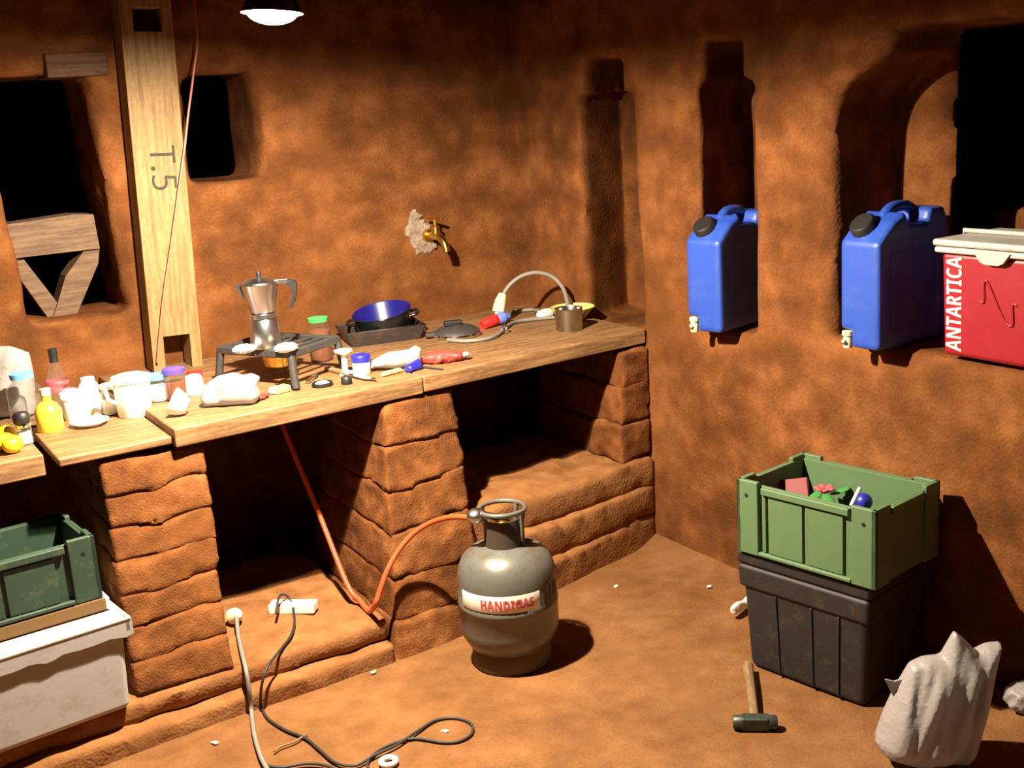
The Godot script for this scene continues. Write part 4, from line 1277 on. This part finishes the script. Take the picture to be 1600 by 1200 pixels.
	part(wc, "plug_body", MB.new().lathe([Vector2(0, -0.032), Vector2(0.02, -0.03), Vector2(0.023, 0.0), Vector2(0.019, 0.028), Vector2(0, 0.031)], 18, mv(0, 0, 0, 0, 0, 90)), M.white)
	var sh := []
	for q in [[799, 487, 0.01], [815, 485, 0.01], [832, 484, 0.01], [842, 486, 0.012]]:
		sh.append(on_top(q[0], q[1], q[2]))
	single("hose_end", MB.new().tube(spline(sh), 0.0075, 8), M.grey_cable, "short straight grey hose leading to the white cap", "hose")
	var fh := []
	for q in [[700, 531, 0.009], [722, 533, 0.008], [752, 531, 0.008], [776, 524, 0.008], [800, 505, 0.008], [830, 499, 0.008], [866, 496, 0.008]]:
		fh.append(on_top(q[0], q[1], q[2]))
	single("thin_hose", MB.new().tube(spline(fh), 0.0078, 8), M.grey_cable, "thin grey hose curving in front of the pan lid", "hose")
	# mug and bowl
	var mg := thing("steel_mug", "plain steel mug in front of the yellow bowl", "mug", on_top(890, 515))
	part(mg, "cup", MB.new().lathe([Vector2(0, 0.0), Vector2(0.05, 0.0), Vector2(0.052, 0.003), Vector2(0.053, 0.082), Vector2(0.055, 0.085), Vector2(0.0525, 0.086), Vector2(0.05, 0.08), Vector2(0.0495, 0.006), Vector2(0, 0.005)], 32), M.steel)
	var bo := thing("yellow_bowl", "shallow yellow enamel bowl behind the steel mug", "bowl", hit(894, 479, 1, TOP + 0.054) - Vector3(0, 0.054, 0))
	part(bo, "bowl", MB.new().lathe([Vector2(0, 0.0), Vector2(0.045, 0.0), Vector2(0.05, 0.006), Vector2(0.07, 0.03), Vector2(0.089, 0.05), Vector2(0.091, 0.053), Vector2(0.088, 0.054), Vector2(0.067, 0.034), Vector2(0.046, 0.01), Vector2(0, 0.008)], 36), M.enamel_yellow)
	left_end()

func left_end() -> void:
	# lemons, shaker
	var i := 0
	for q in [[6, 690, "lemon at the tub end of the worktop, half hidden by its neighbour"], [20, 694, "lemon lying beside the salt shaker"], [10, 678, "lemon resting behind two other lemons"]]:
		var at := hit(q[0], q[1], 1, 0.824 + 0.026)
		var l := thing("lemon", q[2], "lemon", at, 40.0 * i, "lemons at the end of the worktop")
		part(l, "fruit", MB.new().ball(Vector3(0.034, 0.026, 0.026)).ball(Vector3(0.008, 0.006, 0.006), mv(0.034, 0, 0), 6, 8), M.lemon)
		i += 1
	var sk := thing("salt_shaker", "glass salt shaker with a black cap beside the lemons", "shaker", hit(40, 693, 1, 0.824))
	part(sk, "glass", MB.new().lathe([Vector2(0, 0), Vector2(0.024, 0), Vector2(0.026, 0.004), Vector2(0.022, 0.05), Vector2(0.021, 0.055)], 20), M.glass)
	part(sk, "salt", MB.new().lathe([Vector2(0, 0.003), Vector2(0.022, 0.003), Vector2(0.02, 0.036), Vector2(0, 0.037)], 16), M.white)
	part(sk, "collar", MB.new().lathe([Vector2(0.0225, 0.052), Vector2(0.0235, 0.062), Vector2(0.0225, 0.066)], 20), M.chrome)
	part(sk, "cap", MB.new().lathe([Vector2(0.023, 0.064), Vector2(0.025, 0.07), Vector2(0.024, 0.088), Vector2(0.018, 0.096), Vector2(0, 0.098)], 20), M.cap)
	# tall white bag at the back
	var wb := thing("paper_bag", "large soft white bag at the back of the worktop behind the jars", "bag", hit(20, 650, 1, 0.825), -30.5)
	part(wb, "bag", bag_shape(PackedVector2Array([Vector2(-0.16, 0.0), Vector2(-0.17, 0.12), Vector2(-0.13, 0.19), Vector2(-0.03, 0.235), Vector2(0.03, 0.232), Vector2(0.085, 0.205), Vector2(0.088, 0.15), Vector2(0.075, 0.0)]), 0.06, 0.009, 33.0, 0.01), M.bag)
	jar("storage_jar", "tall clear jar with a sky blue lid at the end of the worktop", "jar", on_low(46, 664), 0.052, 0.165, null, 0.0, M.sky_lid, 0.018, 0.62)
	var ob := thing("oil_bottle", "squat yellow oil bottle beside the salt shaker", "bottle", on_low(80, 672))
	part(ob, "body", MB.new().lathe([Vector2(0, 0), Vector2(0.038, 0), Vector2(0.04, 0.004), Vector2(0.04, 0.062), Vector2(0.03, 0.082), Vector2(0.014, 0.094), Vector2(0.014, 0.118)], 24), M.oil)
	part(ob, "cap", MB.new().lathe([Vector2(0.016, 0.112), Vector2(0.016, 0.132), Vector2(0, 0.134)], 16), M.cream)
	var bt := thing("glass_bottle", "clear glass bottle with a dark foil neck and pink striped label", "bottle", on_low(97, 645))
	part(bt, "glass", MB.new().lathe([Vector2(0, 0), Vector2(0.034, 0), Vector2(0.036, 0.005), Vector2(0.035, 0.105), Vector2(0.026, 0.14), Vector2(0.014, 0.172), Vector2(0.012, 0.19)], 24), M.glass)
	for k in 2:
		part(bt, "label_stripe", MB.new().lathe([Vector2(0.0362, 0.075 + 0.024 * k), Vector2(0.0364, 0.076 + 0.024 * k), Vector2(0.036, 0.086 + 0.024 * k), Vector2(0.0355, 0.087 + 0.024 * k)], 24), M.petal)
	part(bt, "foil_neck", MB.new().lathe([Vector2(0.0145, 0.17), Vector2(0.013, 0.192), Vector2(0.0145, 0.196), Vector2(0.0145, 0.214), Vector2(0, 0.217)], 18), M.cap)
	# white tubs and cups
	var a1 := thing("white_cup", "white plastic cup with a domed lid beside the glass bottle", "cup", on_low(117, 655))
	part(a1, "cup", tub_shape(0.03, 0.036, 0.075), M.white)
	part(a1, "lid", MB.new().lathe([Vector2(0.039, 0.076), Vector2(0.036, 0.088), Vector2(0.015, 0.1), Vector2(0, 0.101)], 22), M.white)
	var a2 := thing("white_jug", "white plastic jug with a tapered shoulder between cup and tub", "jug", on_low(145, 648))
	part(a2, "body", MB.new().lathe([Vector2(0, 0), Vector2(0.038, 0), Vector2(0.041, 0.004), Vector2(0.042, 0.075), Vector2(0.024, 0.108), Vector2(0.02, 0.112)], 24), M.white)
	part(a2, "cap", MB.new().lathe([Vector2(0.022, 0.108), Vector2(0.021, 0.124), Vector2(0, 0.126)], 18), M.white)
	var a3 := thing("flat_dish", "flat white dish near the front edge of the thin board", "dish", on_low(141, 664))
	part(a3, "dish", tub_shape(0.04, 0.055, 0.016), M.white)
	jar("small_jar", "small clear jar with a cream lid behind the white tubs", "jar", on_low(178, 646), 0.034, 0.095, M.white, 0.55, M.cream, 0.014, 0.85)
	var a4 := thing("white_canister", "largest white canister with a lipped lid near the post", "canister", on_low(212, 648))
	part(a4, "body", tub_shape(0.052, 0.058, 0.115), M.white)
	part(a4, "lid", MB.new().lathe([Vector2(0.061, 0.112), Vector2(0.063, 0.118), Vector2(0.06, 0.128), Vector2(0.04, 0.134), Vector2(0, 0.135)], 28), M.white)
	part(a4, "handle", MB.new().tube(spline([Vector3(-0.056, 0.1, 0.01), Vector3(-0.085, 0.118, 0.02), Vector3(-0.08, 0.07, 0.02), Vector3(-0.054, 0.05, 0.01)]), 0.006, 8), M.white)
	jar("small_jar", "small white jar with a pale blue lid beside the largest canister", "jar", on_top(249, 626), 0.034, 0.085, M.white, 0.7, M.sky_lid, 0.016, 0.9)
	jar("spice_jar", "jar of brown spice with a violet lid in front of the post", "jar", on_top(277, 624), 0.036, 0.1, M.amber, 0.6, M.violet, 0.018, 0.9)
	var rp := thing("red_packet", "small red packet at the foot of the timber post", "packet", on_top(304, 584, 0.012), 10.0)
	part(rp, "wrapper", MB.new().rbox(Vector3(0.05, 0.022, 0.03), 0.005), M.red_cap)
	var cu := thing("tipped_bowl", "white bowl tipped on its side in front of the violet lidded jar", "bowl", on_top(284, 632, 0.034))
	cu.rotation_degrees = Vector3(20, -40, 62)
	part(cu, "bowl", MB.new().lathe([Vector2(0, -0.02), Vector2(0.022, -0.02), Vector2(0.036, 0.0), Vector2(0.045, 0.03), Vector2(0.043, 0.03), Vector2(0.034, 0.002), Vector2(0.02, -0.017), Vector2(0, -0.017)], 28), M.white)
	var gs := thing("white_cup", "small white cup standing upside down by the knotted bag", "cup", on_top(306, 615))
	part(gs, "cup", MB.new().lathe([Vector2(0.032, 0.0), Vector2(0.034, 0.003), Vector2(0.025, 0.06), Vector2(0.02, 0.064), Vector2(0, 0.065)], 22), M.white)
	var kb := thing("knotted_bag", "knotted white plastic bag at the foot of the iron stand", "bag", on_top(362, 632), -30.5)
	part(kb, "film", bag_shape(PackedVector2Array([Vector2(-0.085, 0.0), Vector2(-0.095, 0.03), Vector2(-0.078, 0.068), Vector2(-0.035, 0.094), Vector2(0.018, 0.104), Vector2(0.05, 0.09), Vector2(0.07, 0.098), Vector2(0.1, 0.083), Vector2(0.088, 0.052), Vector2(0.094, 0.022), Vector2(0.075, 0.0)]), 0.05, 0.007, 41.0, 0.012), M.bag)
